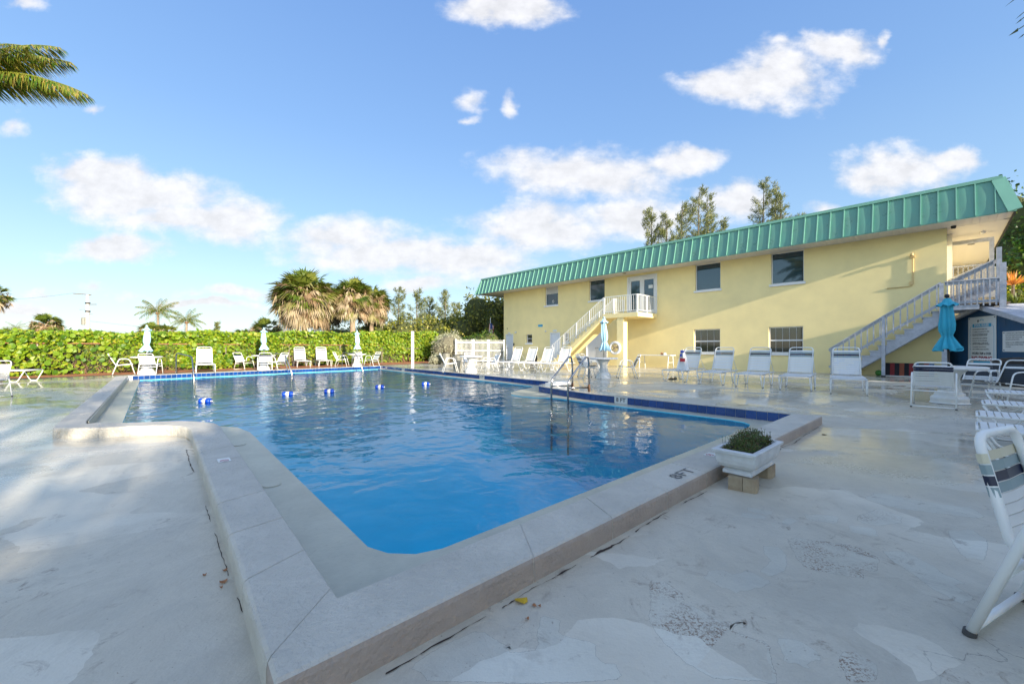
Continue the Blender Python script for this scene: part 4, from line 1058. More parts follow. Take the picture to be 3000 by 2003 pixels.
def make_chair(label,back,seat,r=.0125,seg=8,by=-.42,bw=.235,sw=.245):
    t=thing('patio_chair',label,'chair',(0,0,0),0,'strap chairs round the pool tables'); w=M['white']
    for s in(-1,1):
        x=.285*s
        MB().tube(arc([(x,.36,.0),(x,.20,.62),(x,-.10,.64),(x,-.30,0)],4,.09),r,seg).build('leg_frame',w,t,smooth=True)
        for y in(.36,-.30): MB().tube([(x,y,.0),(x*1.0,y*.985,.025)],r*1.25,seg).build('foot_cap',M['rubber'],t)
    MB().tube([(-.285,-.293,.03),(.285,-.293,.03)],r*.85,seg).build('foot_rail',w,t,smooth=True)
    MB().tube([(-.285,.27,.33),(.285,.27,.33)],r*.85,seg).build('front_rail',w,t,smooth=True)
    MB().tube([(-.285,-.20,.31),(.285,-.20,.31)],r*.85,seg).build('rear_rail',w,t,smooth=True)
    pts=[(-sw,.30,.425),(-sw,-.19,.375),(-bw,by,.84),(bw,by,.84),(sw,-.19,.375),(sw,.30,.425)]
    MB().tube(arc(pts,4,.075),r,seg).build('seat_and_back_frame',w,t,smooth=True)
    lay(t,'back_strap',(-.19+(by+.19)*.09,.415),(-.19+(by+.19)*.85,.77),bw+sw-.005,back,.045,r)
    lay(t,'seat_strap',(-.16,.380),(.29,.424),.485,seat,.045,r)
    return t
Wt,G_,Nv,Bk,Cr='strap','strap_grey','strap_navy','strap_black','strap_cream'
B1=[Wt]*6+[Nv,Nv]; S1=[Wt]*8
PC={}
PC['navy']=make_chair('x',B1,S1)
PC['white']=make_chair('x',[Wt]*8,S1)
PC['black']=make_chair('x',[Bk,Bk,Bk,Bk,Bk,Bk,Wt,Bk],[Wt,Bk,Bk,Bk,Bk,Bk,Wt,Bk])
PC['mixed']=make_chair('x',[Wt,Wt,Bk,Bk,Wt,Bk,Bk,Wt],[Bk]*8)
PC['green']=make_chair('x',[Wt,G_,G_,Wt,G_,Nv,G_,Wt],[G_,Nv,Nv,G_,Nv,Nv,G_,Nv])
PC['near']=make_chair('x',[Wt,Wt,Wt,Wt,G_,Nv,G_,Cr],[Wt]*8,.0175,14,-.30,.205,.225)
USED=set()
for o in PC.values(): index(o)
def place(proto,key,loc,rz,label,group=None,sc=None):
    o=proto[key]
    if id(o) not in USED:
        USED.add(id(o)); o.location=loc; o.rotation_euler=(0,0,rz); o['label']=label
        if group: o['group']=group
        if sc: o.scale=(sc,)*3
        return o
    return dup(o,loc,rz,label,group,sc)
def face(dx,dy): return math.atan2(-dx,dy)      # rotation that turns local +y to (dx,dy)
# loungers
def make_lounger(back,seat,ang=60,flat=False):
    t=thing('chaise_lounge','x','lounger',(0,0,0),0,'strap loungers round the pool'); w=M['white']; r=.0135
    hs=.36; yh=-.28; L1=1.02   # hinge, foot end
    for s in(-1,1):
        x=.315*s
        MB().tube(arc([(x,-.85,hs-.005),(x,yh,hs),(x,L1,hs)],3,.05),r,7).build('side_rail',w,t,smooth=True)
        for y0,y1 in ((.50,1.02),(-.62,-.10)):
            m_=(y0+y1)/2; MB().tube(arc([(x,y0,hs-.02),(x*1.03,m_-.09,.012),(x*1.03,m_+.09,.012),(x,y1,hs-.02)],3,.05),r*.9,7).build('leg_frame',w,t,smooth=True)
            b=MB(); b.box(x*1.03-.012,m_-.08,-.001,x*1.03+.012,m_+.08,.006); b.build('glide',M['rubber'],t)
    for y in (L1,.42,-.85): MB().tube([(-.315,y,hs-(.03 if y==.42 else .0)),(.315,y,hs-(.03 if y==.42 else .0))],r*.9,7).build('cross_rail',w,t,smooth=True)
    a=R(3 if flat else ang); Lb=.80
    yb,zb=yh-math.cos(a)*Lb,hs+.02+math.sin(a)*Lb
    MB().tube(arc([(-.275,yh,hs+.02),(-.265,yb,zb),(.265,yb,zb),(.275,yh,hs+.02)],5,.09),r,7).build('back_frame',w,t,smooth=True)
    if not flat:
        for s in(-1,1):
            k=.52; MB().tube([(.28*s,yh-math.cos(a)*Lb*k,hs+.02+math.sin(a)*Lb*k),(.30*s,-.80,hs)],.009,6).build('back_strut',w,t)
    q=lambda k:(yh-math.cos(a)*Lb*k,hs+.02+math.sin(a)*Lb*k)
    lay(t,'back_strap',q(.05),q(.90),.545,back,.05,.0125,.16)
    lay(t,'seat_strap',(yh+.04,hs+.005),(L1-.02,hs+.005),.63,seat,.05,.0125,.16)
    return t
PL={}
PL['stripe']=make_lounger([Wt]*9+[G_,Nv,G_,Wt],[Wt]*20,62)
PL['plain']=make_lounger([Wt]*12,[Wt]*20,66)
PL['band']=make_lounger([Wt]*10+[Nv,Wt],[Wt]*20,66)
PL['flat']=make_lounger([Wt]*12,[Wt]*20,60,True)
for o in PL.values(): index(o)
GR1='loungers in a row before the yellow wall'
fN=face(N.x,N.y)
rowlab=['striped-top lounger left of its row, with a white and red towel bag over its back','striped-top lounger second from the left in the right-hand row, beside the one with the towel','striped-top lounger in the middle of the right-hand row, between the two lower windows','striped-top lounger fourth along, left of the foot of the wooden stair','striped-top lounger nearest the wooden stair, last of the row on the right']
rr=[(5.80,13.40),(6.39,12.39),(7.05,11.60),(7.70,10.77),(8.27,9.90)]
for i,(x,y) in enumerate(rr): place(PL,'stripe',(x,y,zd(x,y)),fN+R((0,4,4,6,9)[i]),rowlab[i],GR1)
GR2='white loungers by the balcony stair'
lab2=['plain white lounger nearest the picket fence','plain white lounger second from the picket fence, under the small window','plain white lounger third from the fence, hiding a black bag','plain white lounger at the foot of the balcony stair, nearest the table']
for i in range(4):
    q=Vector((-.02,20.9,0))+E*(1.08*i)
    place(PL,'plain',(q.x,q.y,zd(q.x,q.y)),fN+R(6),lab2[i],GR2)
GR3='loungers along the hedge'
fA=face(-PAx.x,-PAx.y)
for px,py,k,rot,lb in ((602,1091,'plain',16,'white lounger alone in front of the hedge, seen head on'),(887,1076,'band',8,'left one of the two navy-banded loungers before the hedge'),(950,1074,'band',10,'right one of the two navy-banded loungers before the hedge')):
    q=atd(px,py); fd=Vector((-q.x+(1 if rot==16 else 5),-q.y,0)).normalized(); q=q-fd*.50
    place(PL,k,(q.x,q.y,q.z),face(fd.x,fd.y),lb,GR3)
GR4='loungers lying flat at the right edge'
fl4=[(5.10,4.40),(6.05,5.22),(7.18,6.12),(8.25,6.98)]
dd=Vector((.66,-.75,0)).normalized()
lab4=['flat white lounger nearest the camera, just behind the striped chair','flat white lounger second from the striped chair at the right edge','flat white lounger third from the striped chair at the right edge','flat white lounger farthest back in the flat row, nearest the table']
for i,(x,y) in enumerate(fl4):
    c=Vector((x,y,0))+dd*1.02+Vector((dd.y,-dd.x,0))*-.0
    place(PL,'flat',(c.x,c.y,zd(c.x,c.y)),face(-dd.x,-dd.y),lab4[i],GR4)
q=atd(72,1118); place(PL,'flat',(q.x-.95,q.y,q.z),face(.97,.2),'flat lounger at the left edge before the bare fence','loungers along the hedge')
# towel bag over the first lounger's back
tb=thing('towel_bag','white plastic bag with blue and red print hanging over the first striped lounger','bag',(5.80+.35,13.4+.10,zd(5.8,13.4)),fN)
b=MB(); vs=[];fs=[]; nx,nz=7,10
for j in range(nz+1):
    t=j/nz; wd=.07+.17*t**1.3; z=1.02-t*.72
    for i in range(nx+1):
        u=i/nx-.5; vs.append((u*wd*2*.9,.06+.05*math.cos(u*9+t*3)+.03*t,z+.015*math.sin(u*20)))
for j in range(nz):
    for i in range(nx): a=j*(nx+1)+i; fs.append((a,a+1,a+nx+2,a+nx+1))
bo=b.add(vs,fs).build('bag_body',M['flagwhite'],tb,smooth=True)
for z0,z1,k,u0,u1 in ((.99,.92,'float_blue',-.07,.05),(.88,.80,'float_blue',.0,.07),(.74,.63,'flagred',-.10,.06)):
    b=MB(); b.box(u0,.135,z1,u1,.142,z0); b.build('printed_mark',M[k],tb)
tb.location=(5.62,13.12,zd(5.8,13.4))
# ---------------- tables with folded umbrellas
def make_table():
    t=thing('pedestal_table','x','table',(0,0,0),0,'round white pedestal tables')
    b=MB(); b.lathe([(.0,.66),(.46,.665),(.50,.67),(.515,.69),(.51,.715),(.49,.722),(.0,.722)],28,cap=False); b.build('table_top',M['resin'],t,smooth=False)
    b=MB(); b.lathe([(.25,.655),(.20,.60),(.135,.52),(.115,.42),(.12,.34),(.15,.27),(.17,.22),(.16,.18),(.20,.14)],20,cap=False); b.build('pedestal',M['resin'],t,smooth=True)
    b=MB(); b.lathe([(.17,.22),(.215,.19),(.215,.155),(.25,.13),(.27,.10),(.265,.03),(.285,.0),(.0,.0)],24,cap=False); b.build('base',M['resin'],t)
    for k in range(8):
        a=k*math.pi/4; b=MB(); b.tube([(.16*math.cos(a),.16*math.sin(a),.56),(.128*math.cos(a),.128*math.sin(a),.44),(.13*math.cos(a),.13*math.sin(a),.34),(.165*math.cos(a),.165*math.sin(a),.25)],.012,5); b.build('fluting',M['resin'],t)
    return t
PT={'t':make_table()}; index(PT['t'])
def make_umbrella(mat_,seed,top=2.02,hem=1.02,flare=.165):
    rnd=random.Random(seed)
    t=thing('folded_umbrella','x','umbrella',(0,0,0),0,'folded umbrellas standing in the tables')
    MB().tube([(0,0,.02),(0,0,top+.02)],.019,10).build('pole',M['black'] if mat_=='aqua' else M['steel'],t)
    n=48; prof=[]; H_=top-hem; tie=hem+H_*.27
    levels=[(top,.035),(top-.05,.055),(top-.12,.085),(top-.2,.075),(top-.30,.085),(top-H_*.5,.10),(top-H_*.62,.095),(tie+.04,.072),(tie,.062),(tie-.04,.08),(hem+.10,flare*.8),(hem+.03,flare),(hem,flare*.97)]
    ph=[rnd.uniform(0,6.28) for _ in range(6)]
    vs=[];fs=[]
    for i,(z,r_) in enumerate(levels):
        fold=.16+.22*min(1,max(0,(top-z)/H_))
        for k in range(n):
            a=2*math.pi*k/n
            rr_=r_*(1+fold*math.sin(8*a+ph[0]+.5*math.sin(z*4))+.10*math.sin(3*a+ph[1]+z*3)+.06*math.sin(13*a+ph[2]))
            zz=z+(.03*math.sin(5*a+ph[3]) if z<hem+.05 else 0)
            vs.append((rr_*math.cos(a)+.02*math.sin(z*3+ph[4]),rr_*math.sin(a),zz))
    for i in range(len(levels)-1):
        for k in range(n): k2=(k+1)%n; fs.append(((i+1)*n+k,(i+1)*n+k2,i*n+k2,i*n+k))
    b=MB(); b.add(vs,fs); b.build('canopy',M[mat_],t,smooth=True)
    b=MB(); vs=[];fs=[]   # vent flap
    for z,r_ in ((top+.005,.04),(top-.06,.075),(top-.14,.155)):
        for k in range(32):
            a=2*math.pi*k/32; rr_=r_*(1+.12*math.sin(8*a+ph[5])*(1 if z<top-.1 else .3)); vs.append((rr_*math.cos(a),rr_*math.sin(a),z+(.02*math.sin(8*a+ph[5]) if z<top-.1 else 0)))
    for i in range(2):
        for k in range(32): k2=(k+1)%32; fs.append(((i+1)*32+k,(i+1)*32+k2,i*32+k2,i*32+k))
    b.add(vs,fs); b.build('vent_flap',M[mat_],t,smooth=True)
    b=MB(); b.tube([(.07*math.cos(a),.07*math.sin(a),tie) for a in [k*math.pi/8 for k in range(16)]],.008,5,closed=True); b.build('tie_strap',M[mat_],t)
    b=MB(); b.lathe([(.0,.07),(.03,.06),(.04,.03),(.034,0),(.0,-.01)],12,(0,0,top+.02),cap=False); b.build('finial',M['black'] if mat_!='paleaqua' else M['paleaqua'],t,smooth=True)
    return t
def tset(px,py,label_t,ulabel,umat,seed,top,hem,chairs,lean=(0,0)):
    q=atd(px,py)
    place(PT,'t',(q.x,q.y,q.z),seed*.7,label_t)
    if ulabel:
        u=make_umbrella(umat,seed,top,hem); u.location=(q.x,q.y,q.z); u.rotation_euler=(lean[0],lean[1],0); u['label']=ulabel
    for ang,d,k,turn,lb in chairs:
        a=R(ang); c=Vector((q.x+d*math.cos(a),q.y+d*math.sin(a),0))
        place(PC,k,(c.x,c.y,zd(c.x,c.y)),face(-math.cos(a+R(turn)),-math.sin(a+R(turn))),lb)
tset(430,1095,'round white table at the left end of the hedge, nearest the left kerb','pale umbrella folded at the left end of the hedge','paleaqua',1,1.93,.93,
  [(-143,.72,'navy',8,'chair with a dark top band on the left of the leftmost hedge table'),(-38,.62,'white',-30,'white chair on the right of the leftmost hedge table')])
tset(773,1083,'round white table in the middle of the hedge, behind the pool rail','pale umbrella folded in the middle of the hedge, casting a thin shadow on it','paleaqua',2,1.98,.98,
  [(178,1.0,'navy',-10,'chair seen side on, left of the middle hedge table'),(-55,.70,'navy',0,'white chair nearest the pool rail at the middle hedge table'),(-22,.95,'white',10,'white chair behind the pool rail, farther right at the middle hedge table')])
tset(1046,1073,'round white table at the right end of the hedge','pale umbrella folded at the right end of the hedge','paleaqua',3,2.0,1.0,
  [(190,.85,'white',0,'white chair on the left of the right-hand hedge table'),(110,.75,'white',0,'white chair behind the right-hand hedge table'),(-15,1.0,'green',0,'chair with grey-green straps right of the right-hand hedge table')])
tset(1380,1090,'round white table without an umbrella before the picket fence',None,None,4,0,0,
  [(195,.95,'white',0,'white chair left of the table before the picket fence'),(100,.72,'white',0,'white chair behind the table before the picket fence'),(10,.85,'white',15,'white chair right of the table before the picket fence')])
tset(1768,1106,'round white table before the balcony column','pale blue umbrella folded before the balcony stair','paleaqua',5,2.12,.98,
  [(200,.62,'mixed',-12,'chair with dark straps left of the table by the balcony'),(120,.80,'white',10,'white chair behind the table by the balcony'),(-8,.85,'black',0,'black-strapped chair right of the table by the balcony, facing left')],(0,R(.6)))
tset(2782,1180,'round white table in the shade beside the blue shed','bright turquoise umbrella folded beside the blue shed','aqua',6,2.05,1.04,
  [(-152,.80,'navy',14,'white chair with a navy band at its back, left of the shaded table'),(-20,.78,'black',24,'black-strapped chair with a blue cloth, right of the shaded table'),(22,1.0,'mixed',0,'dark-strapped chair behind the shaded table')],(0,R(-1.4)))
# the big chair in the foreground
f=Vector((.42,-.91,0)).normalized()
o=place(PC,'near',(2.325,1.55,0),face(f.x,f.y),'big white chair with cream, grey and navy straps cut off by the right edge')
# chair at the left frame edge
place(PC,'white',(-12.0,9.15,zd(-12,9.15)),face(-.95,.3),'white chair cut off by the left frame edge')
tag(PC['near'],group=None)
# folding table by the wall, left of the windows
def fold_table(x,y,rz,L_,label):
    t=thing('long_folding_table',label,'table',(x,y,zd(x,y)),rz)
    b=MB(); b.box(-L_/2,-.3,.66,L_/2,.3,.70); b.build('table_top',M['resin'],t)
    for s in(-1,1):
        for yy in(-.24,.24): MB().tube([(s*(L_/2-.14),yy,.66),(s*(L_/2-.14)+.05*(1 if yy>0 else -1),yy,.0)],.022,7).build('leg',M['resin'],t)
        MB().tube([(s*(L_/2-.14),-.24,.3),(s*(L_/2-.14),.24,.3)],.012,6).build('brace',M['resin'],t)
    return t
q=Vector((BL.x,BL.y,0))+E*13.35+N*.95
fold_table(q.x,q.y,BROT,1.9,'long white folding table against the yellow wall right of the balcony column')
qq=q+E*.35+N*.05; b=MB(); b.lathe([(.06,0),(.06,.12),(.0,.13)],10); b.build('table_bottle',M['drain'],loc=(qq.x,qq.y,zd(q.x,q.y)+.702),label='small brown jar on the long folding table',cat='jar')
qq=q+E*.52+N*.05; b=MB(); b.lathe([(.07,0),(.07,.10),(.04,.12),(0,.12)],10); b.build('table_cup',M['resin'],loc=(qq.x,qq.y,zd(q.x,q.y)+.702),label='small white cup beside the brown jar on the folding table',cat='cup')
# sandals under the first lounger
for i,(px,py) in enumerate(((1966,1111),(1978,1110))):
    q=atd(px,py); t=thing('sandal','dark sandal under the striped lounger with the towel, '+('the left of the pair' if i==0 else 'the right of the pair'),'sandal',tuple(q),.5+i*.7)
    b=MB(); b.prism([(.14*math.cos(a),.055*math.sin(a)*(1+.2*math.cos(a))) for a in [k*math.pi/6 for k in range(12)]],.002,.03); b.build('sole',M['black'],t)
    b=MB(); b.tube([(.02,-.05,.03),(.03,0,.07),(.02,.05,.03)],.014,6); b.build('strap',M['black'],t)
# black bag behind loungers, trash bins
def bin_(name,label,loc,r0,r1,h,m,lid,cat='trash can',sq=False):
    t=thing(name,label,cat,loc,0)
    b=MB(); b.lathe([(r0,0),(r1,h),(r1+.02,h),(r1+.02,h-.04)],22); b.build('body',m,t)
    for k in range(8):
        a=k*math.pi/4; b=MB(); b.bar((r0*1.01*math.cos(a),r0*1.01*math.sin(a),.05),(r1*1.01*math.cos(a),r1*1.01*math.sin(a),h-.06),.03,.02,up=(math.cos(a),math.sin(a),0)); b.build('rib',m,t)
    b=MB(); b.lathe([(r1+.03,h),(r1+.035,h+.03),(r1*.7,h+.12),(.0,h+.16)],22,cap=False) if lid else b.lathe([(r1+.025,h-.02),(r1+.035,h+.01),(r1-.01,h+.012),(r1-.02,h-.1)],22,cap=False)
    b.build('lid' if lid else 'rim',M['black'],t); return t
q=atd(1307,1068); bin_('trash_can','grey trash can against the silvery bush',(q.x,q.y,q.z),.19,.24,.75,M['trash'],False)
q=atd(1340,1082); bin_('trash_can','grey trash can standing before the left end of the picket fence',(q.x,q.y,q.z),.19,.24,.72,M['trash'],False)
q=atd(2945,1134,0); bin_('round_bin','wide black lidded bin against the blue shed under the rules sign',(q.x+.75,q.y+.30,q.z),.40,.46,.66,M['black'],True,'trash can')
q=atd(3010,1120,0); bin_('round_bin','second black bin behind the wide one at the right frame edge',(q.x+.8,q.y+.3,q.z),.36,.42,.70,M['black'],True,'trash can')
q=Vector((BL.x,BL.y,0))+E*4.55+N*1.3
b=MB(); b.lathe([(.0,0),(.22,.02),(.26,.3),(.22,.62),(.12,.80),(0,.82)],14); b.build('black_bag',M['black'],loc=(q.x,q.y,zd(q.x,q.y)),smooth=True,label='black bag against the yellow wall behind the white loungers',cat='bag')
# striped thing and float under the wooden stair
q=Vector((BL.x,BL.y,0))+E*23.0+N*.42
t=thing('striped_windscreen','red, black and blue striped beach cloth leaning under the wooden stair','beach cloth',(q.x,q.y,K),BROT)
cols=[('ink',(.02,.02,.03)),('red',(.4,.03,.03)),('ink',0),('orange',(.5,.1,.03)),('ink',0),('red',0),('blue',(.03,.12,.35)),('ink',0),('red',0),('blue',0)]
M['c_or']=mat('cloth_orange',(.30,.08,.04),.8); M['c_bl']=mat('cloth_blue',(.03,.12,.32),.8); M['c_rd']=mat('cloth_red',(.24,.03,.035),.8); M['c_bk']=mat('cloth_black',(.015,.015,.02),.8)
cm={'ink':'c_bk','red':'c_rd','orange':'c_or','blue':'c_bl'}
for k,(c,_) in enumerate(cols):
    b=MB(); vs=[]; x0=-.62+k*.13
    for i in range(4):
        x=x0+.13*i/3; y=-.03*math.sin(x*14)
        vs+=[(x,y,.02),(x,y+.12,.50)]
    b.add(vs,[(2*i,2*i+2,2*i+3,2*i+1) for i in range(3)]); b.build('stripe',M[cm[c]],t)
b=MB(); b.box(-.66,-.10,0,.72,.16,.03); b.build('foot_board',M['resin'],t)
M['ballgreen']=mat('green_ball_vinyl',(.05,.22,.03),.5)
q=q-E*.80+N*.02; b=MB(); b.lathe([(.11*math.sin(math.pi*i/8)+.0005,.11-.11*math.cos(math.pi*i/8)) for i in range(9)],14,cap=False); b.build('green_ball',M['ballgreen'],loc=(q.x,q.y,K),smooth=True,label='small green ball on the ground left of the striped beach cloth',cat='ball')
q=atd(2735,1104); M['bluegrey']=mat('blue_grey_foam',(.16,.20,.34),.7)
t=thing('foam_roll','blue-grey rolled foam mat lying behind the shaded table','foam mat',(q.x,q.y+.2,q.z),.2)
for i,(y,z,r_) in enumerate(((-.1,.10,.10),(.12,.10,.10),(0,.27,.10))): MB().tube([(-.4,y,z),(.4,y,z)],r_,12).build('roll',M['bluegrey'],t,smooth=True)
# steel ladder at the deep end
def pxy(u,v,z): x,y=xy(u,v); return Vector((x,y,z))
lad=thing('pool_ladder','stainless ladder with two arched rails at the deep-end right wall','pool ladder',(0,0,0),0)
for i,(vb,vt) in enumerate(((4.90,4.90),(4.32,4.32))):
    dk=7.50 if i==0 else 7.44; uw=dk-.80
    P=[pxy(uw,vb,-1.3),pxy(uw,vb,.42),pxy(dk-.14,vb,.98),pxy(dk-.05,vb,.98),pxy(dk,vb,.80),pxy(dk,vb,K)]
    r_=MB().tube(arc(P,6,.12),.024,12).build('rail',M['steel'],lad,smooth=True)
    MB().tube([pxy(uw,vb,.27),pxy(dk,vb,.235)],.021,10).build('side_brace',M['steel'],lad,smooth=True)
    c=pxy(dk,vb,K); MB().lathe([(.032,0),(.032,.16),(.026,.17)],12,tuple(c)).build('flange',M['rust'],lad)
for z in (-.35,-.62,-.9): MB().bar(pxy(6.68,4.32,z),pxy(6.68,4.90,z),.09,.03).build('step',M['resin'],lad)
# grab rails at the hedge end
for (u,v,dirn),lb in zip(((.54,18.2,1),(4.0,18.9,1),(7.5,19.2,1)),('steel handrail standing at the left of the shallow end, before the first hedge table','steel handrail sloping into the water before the middle hedge table','steel handrail sloping into the water before the right-hand hedge table')):
    t=thing('pool_handrail',lb,'handrail',(0,0,0),0,'handrails at the shallow end')
    if u<1: P=[pxy(.1,19.72,K),pxy(.1,19.70,1.0),pxy(.55,18.6,.85),pxy(.60,17.7,-.6)]
    else: P=[pxy(u-.25,v+2.0,K),pxy(u-.25,v+1.95,.95),pxy(u+.1,v+.9,.90),pxy(u+.45,v-.1,-.8)]
    P[1]=P[1]
    MB().tube(arc(P,5,.15),.024,10).build('rail',M['steel'],t,smooth=True); c=P[0]; MB().lathe([(.05,0),(.05,.02),(.03,.03)],12,tuple(c)).build('flange',M['steel'],t)
# lane floats
def make_float():
    t=thing('lane_float','x','float',(0,0,0),0,'blue and white floats left of a lane rope')
    P=[(.0,-.17),(.075,-.165),(.10,-.13),(.10,-.055)]; 
    for nm,m_,prof in (('blue_end','float_blue',[(.02,-.18),(.085,-.172),(.10,-.14),(.10,-.056)]),('white_band','resin',[(.097,-.055),(.097,.055)]),('blue_end','float_blue',[(.10,.056),(.10,.14),(.085,.172),(.02,.18)])):
        b=MB(); b.lathe(prof,16); me=b.mesh(nm,M[m_],True); me.transform(Matrix.Rotation(R(90),4,'Y')); link(nm,me,t)
    me=MB().lathe([(.02,0),(.02,.05)],8).mesh('eye',M['white']); me.transform(Matrix.Rotation(R(90),4,'Y')); link('eye',me,t,(.18,0,0))
    return t
PF={'f':make_float()}; index(PF['f'])
fl_lab=['pale-ended float nearest the left side of the pool, blue and white','second float from the left, blue and white','middle float of the five, blue and white','fourth float from the left, blue and white','rightmost of the five blue and white floats']
for (u,v),lb,rt in zip(((.29,9.76),(2.05,10.05),(3.08,10.0),(4.66,10.26),(6.25,10.22)),fl_lab,(-.0,.25,.2,.1,.0)):
    x,y=xy(u,v); place(PF,'f',(x,y,WZ+.025),rt,lb,sc=.70)
# white box on the coping beside the ladder
q=pxy(7.95,5.75,K); t=thing('white_hatch_box','small white box on the deck beside the pool ladder','box',tuple(q),PROT)
b=MB(); b.prism([(-.30,-.22),(.30,-.22),(.36,-.1),(.36,.2),(-.36,.2),(-.36,-.1)],0,.10); b.build('box_body',M['resin'],t); b=MB(); b.box(-.30,-.15,.10,.30,.15,.13); b.build('box_lid',M['resin'],t)
# planter on two pavers
pl=thing('planter_box','white rectangular planter with raised scrolls standing against the near kerb on pavers','planter',PLOC,PROT)
cx,cy=3.455,-.52
def rr(w_,d_,z): return [(cx-w_,cy-d_,z),(cx+w_,cy-d_,z),(cx+w_,cy+d_,z),(cx-w_,cy+d_,z)]
lv=[rr(.30,.115,.125),rr(.30,.115,.150),rr(.275,.10,.165),rr(.315,.13,.185),rr(.338,.146,.215),rr(.350,.154,.25),rr(.354,.157,.305),rr(.385,.172,.31),rr(.390,.175,.333),rr(.375,.165,.338),rr(.335,.135,.338),rr(.325,.125,.28)]
b=MB(); vs=[p for l in lv for p in l]; fs=[(3,2,1,0)]
for i in range(len(lv)-1):
    for k in range(4): fs.append((4*i+k,4*i+(k+1)%4,4*i+4+(k+1)%4,4*i+4+k))
b.add(vs,fs).build('trough',M['planter'],pl)
b=MB(); b.add(rr(.328,.128,.30),[(0,1,2,3)]); b.build('soil',M['soil'],pl)
def relief(face_pts,flip=1):
    """scrolls on a sloping planter side, given as a mapping (a,b)->point"""
    f=face_pts; b=MB()
    for s in(-1,1):
        P=[]; 
        for k in range(15): a=k*.52; r_=.062*(1-k/17); P.append(f(s*(.085+r_*math.cos(a)*.95),.075+r_*math.sin(a)*.62))
        b.tube(P,.006,5)
        b.tube([f(s*.01,.02),f(s*.035,.05),f(s*.03,.08),f(s*.012,.11)],.0055,5)
    b.tube([f(.165*math.cos(a),.072+.06*math.sin(a)) for a in [math.pi+k*math.pi/12 for k in range(13)]],.005,5)
    b.tube([f(0,.02),f(0,.125)],.006,5); b.build('scroll_relief',M['planter'],pl,smooth=True)
relief(lambda a,h:(cx+a*1.05,cy-.105-.05*(h/.13)-.004,.175+h))
relief(lambda a,h:(cx+a*1.05-.18,cy-.105-.05*(h/.13)-.004,.175+h)) if False else None
relief(lambda a,h:(cx-.285-.055*(h/.13)-.004,cy-a*.72,.175+h))
pp=[]
b=MB(); rnd=random.Random(5)
for k in range(3000):
    a=rnd.uniform(-.315,.315); c=rnd.uniform(-.118,.118); top=.40+.03*math.sin(a*13+1)+.03*math.sin(a*31+c*40)+.02*math.cos(c*22)-(.06 if abs(a)>.26 else 0)
    z=.31+(top-.31)*rnd.random()**.5; s_=rnd.uniform(.008,.014)
    d=Vector((rnd.uniform(-1,1),rnd.uniform(-1,1),rnd.uniform(-.2,1))).normalized(); e=d.orthogonal().normalized(); p=Vector((cx+a,cy+c,z))
    b.add([p,p+d*s_+e*s_*.45,p+d*s_*2,p+d*s_-e*s_*.45],[(0,1,2,3)])
for k in range(40):
    a=rnd.uniform(-.31,.31); c=rnd.uniform(-.12,.12); p=Vector((cx+a,cy+c,.37)); q_=p+Vector((rnd.uniform(-.03,.03),rnd.uniform(-.03,.03),rnd.uniform(.04,.085)))
    b.bar(p,q_,.002,.002)
    for j in range(3): d=Vector((rnd.uniform(-1,1),rnd.uniform(-1,1),rnd.uniform(0,1))).normalized(); e=d.orthogonal()*.4; b.add([q_,q_+(d+e)*.006,q_+d*.013,q_+(d-e)*.006],[(0,1,2,3)])
fo=b.build('plants',M['petal'],loc=PLOC,rz=PROT,label='low green and reddish plants growing in the white planter',cat='plant')
def paver(u,v,rz,lb):
    t=thing('paver_block',lb,'paver',tuple(pxy(u,v,0)),PROT+rz)
    for s in(-1,1):
        b=MB(); b.prism([(s*.055-.053,-.085),(s*.055+.053,-.085),(s*.055+.053,.085),(s*.055-.053,.085)],0,.118) if s<0 else b.prism([(.002,-.085),(.085,-.085),(.108,-.06),(.108,.06),(.085,.085),(.002,.085)],0,.118)
        b.build('paver_half',M['paver'],t)
    return t
paver(3.20,-.56,R(-78),'tan paver under the near end of the planter'); paver(3.74,-.53,R(-90),'darker tan paver under the far end of the planter')
# ================================================================ FENCES, POLE, HEDGE, TREES
rnd=random.Random(11)
# white picket fence (three bays)
FA_=at(1335,1063,K); FB_=at(1476,1060,K); FA_.z=FB_.z=K
pf=thing('picket_fence','white metal picket fence between the silvery bush and the yellow building','fence',(FA_.x,FA_.y,K),math.atan2(FB_.y-FA_.y,FB_.x-FA_.x))
Lf=(FB_-FA_).length; hf=1.62
for k in range(4): x=Lf*(0,.345,.66,1)[k]; b=MB(); w_=.07 if k in(1,2) else .045; b.box(x-w_,-w_,0,x+w_,w_,hf+.06); b.build('post',M['white'],pf)
pm_=MB().box(-.010,-.010,.06,.010,.010,hf-.01).add([(-.012,-.012,hf-.01),(.012,-.012,hf-.01),(.012,.012,hf-.01),(-.012,.012,hf-.01),(0,0,hf+.06)],[(0,1,4),(1,2,4),(2,3,4),(3,0,4)]).mesh('picket',M['white'])
n=40
for k in range(n): link('picket',pm_,pf,(Lf*(k+.5)/n,0,.0 if k%4 else .03))
for z in (.12,.86,hf-.16): b=MB(); b.box(0,-.018,z-.02,Lf,.018,z+.02); b.build('rail',M['white'],pf)
# tall white post at the far corner of the pool
q=atd(1209,1078); t=thing('shower_post','tall slim white post standing on the deck at the far corner of the pool','post',tuple(q),0)
b=MB(); b.box(-.06,-.06,0,.06,.06,1.95); b.build('shaft',M['white'],t); MB().tube([(-.36,0,1.03),(.34,0,1.03)],.02,7).build('cross_arm',M['bark'],t)
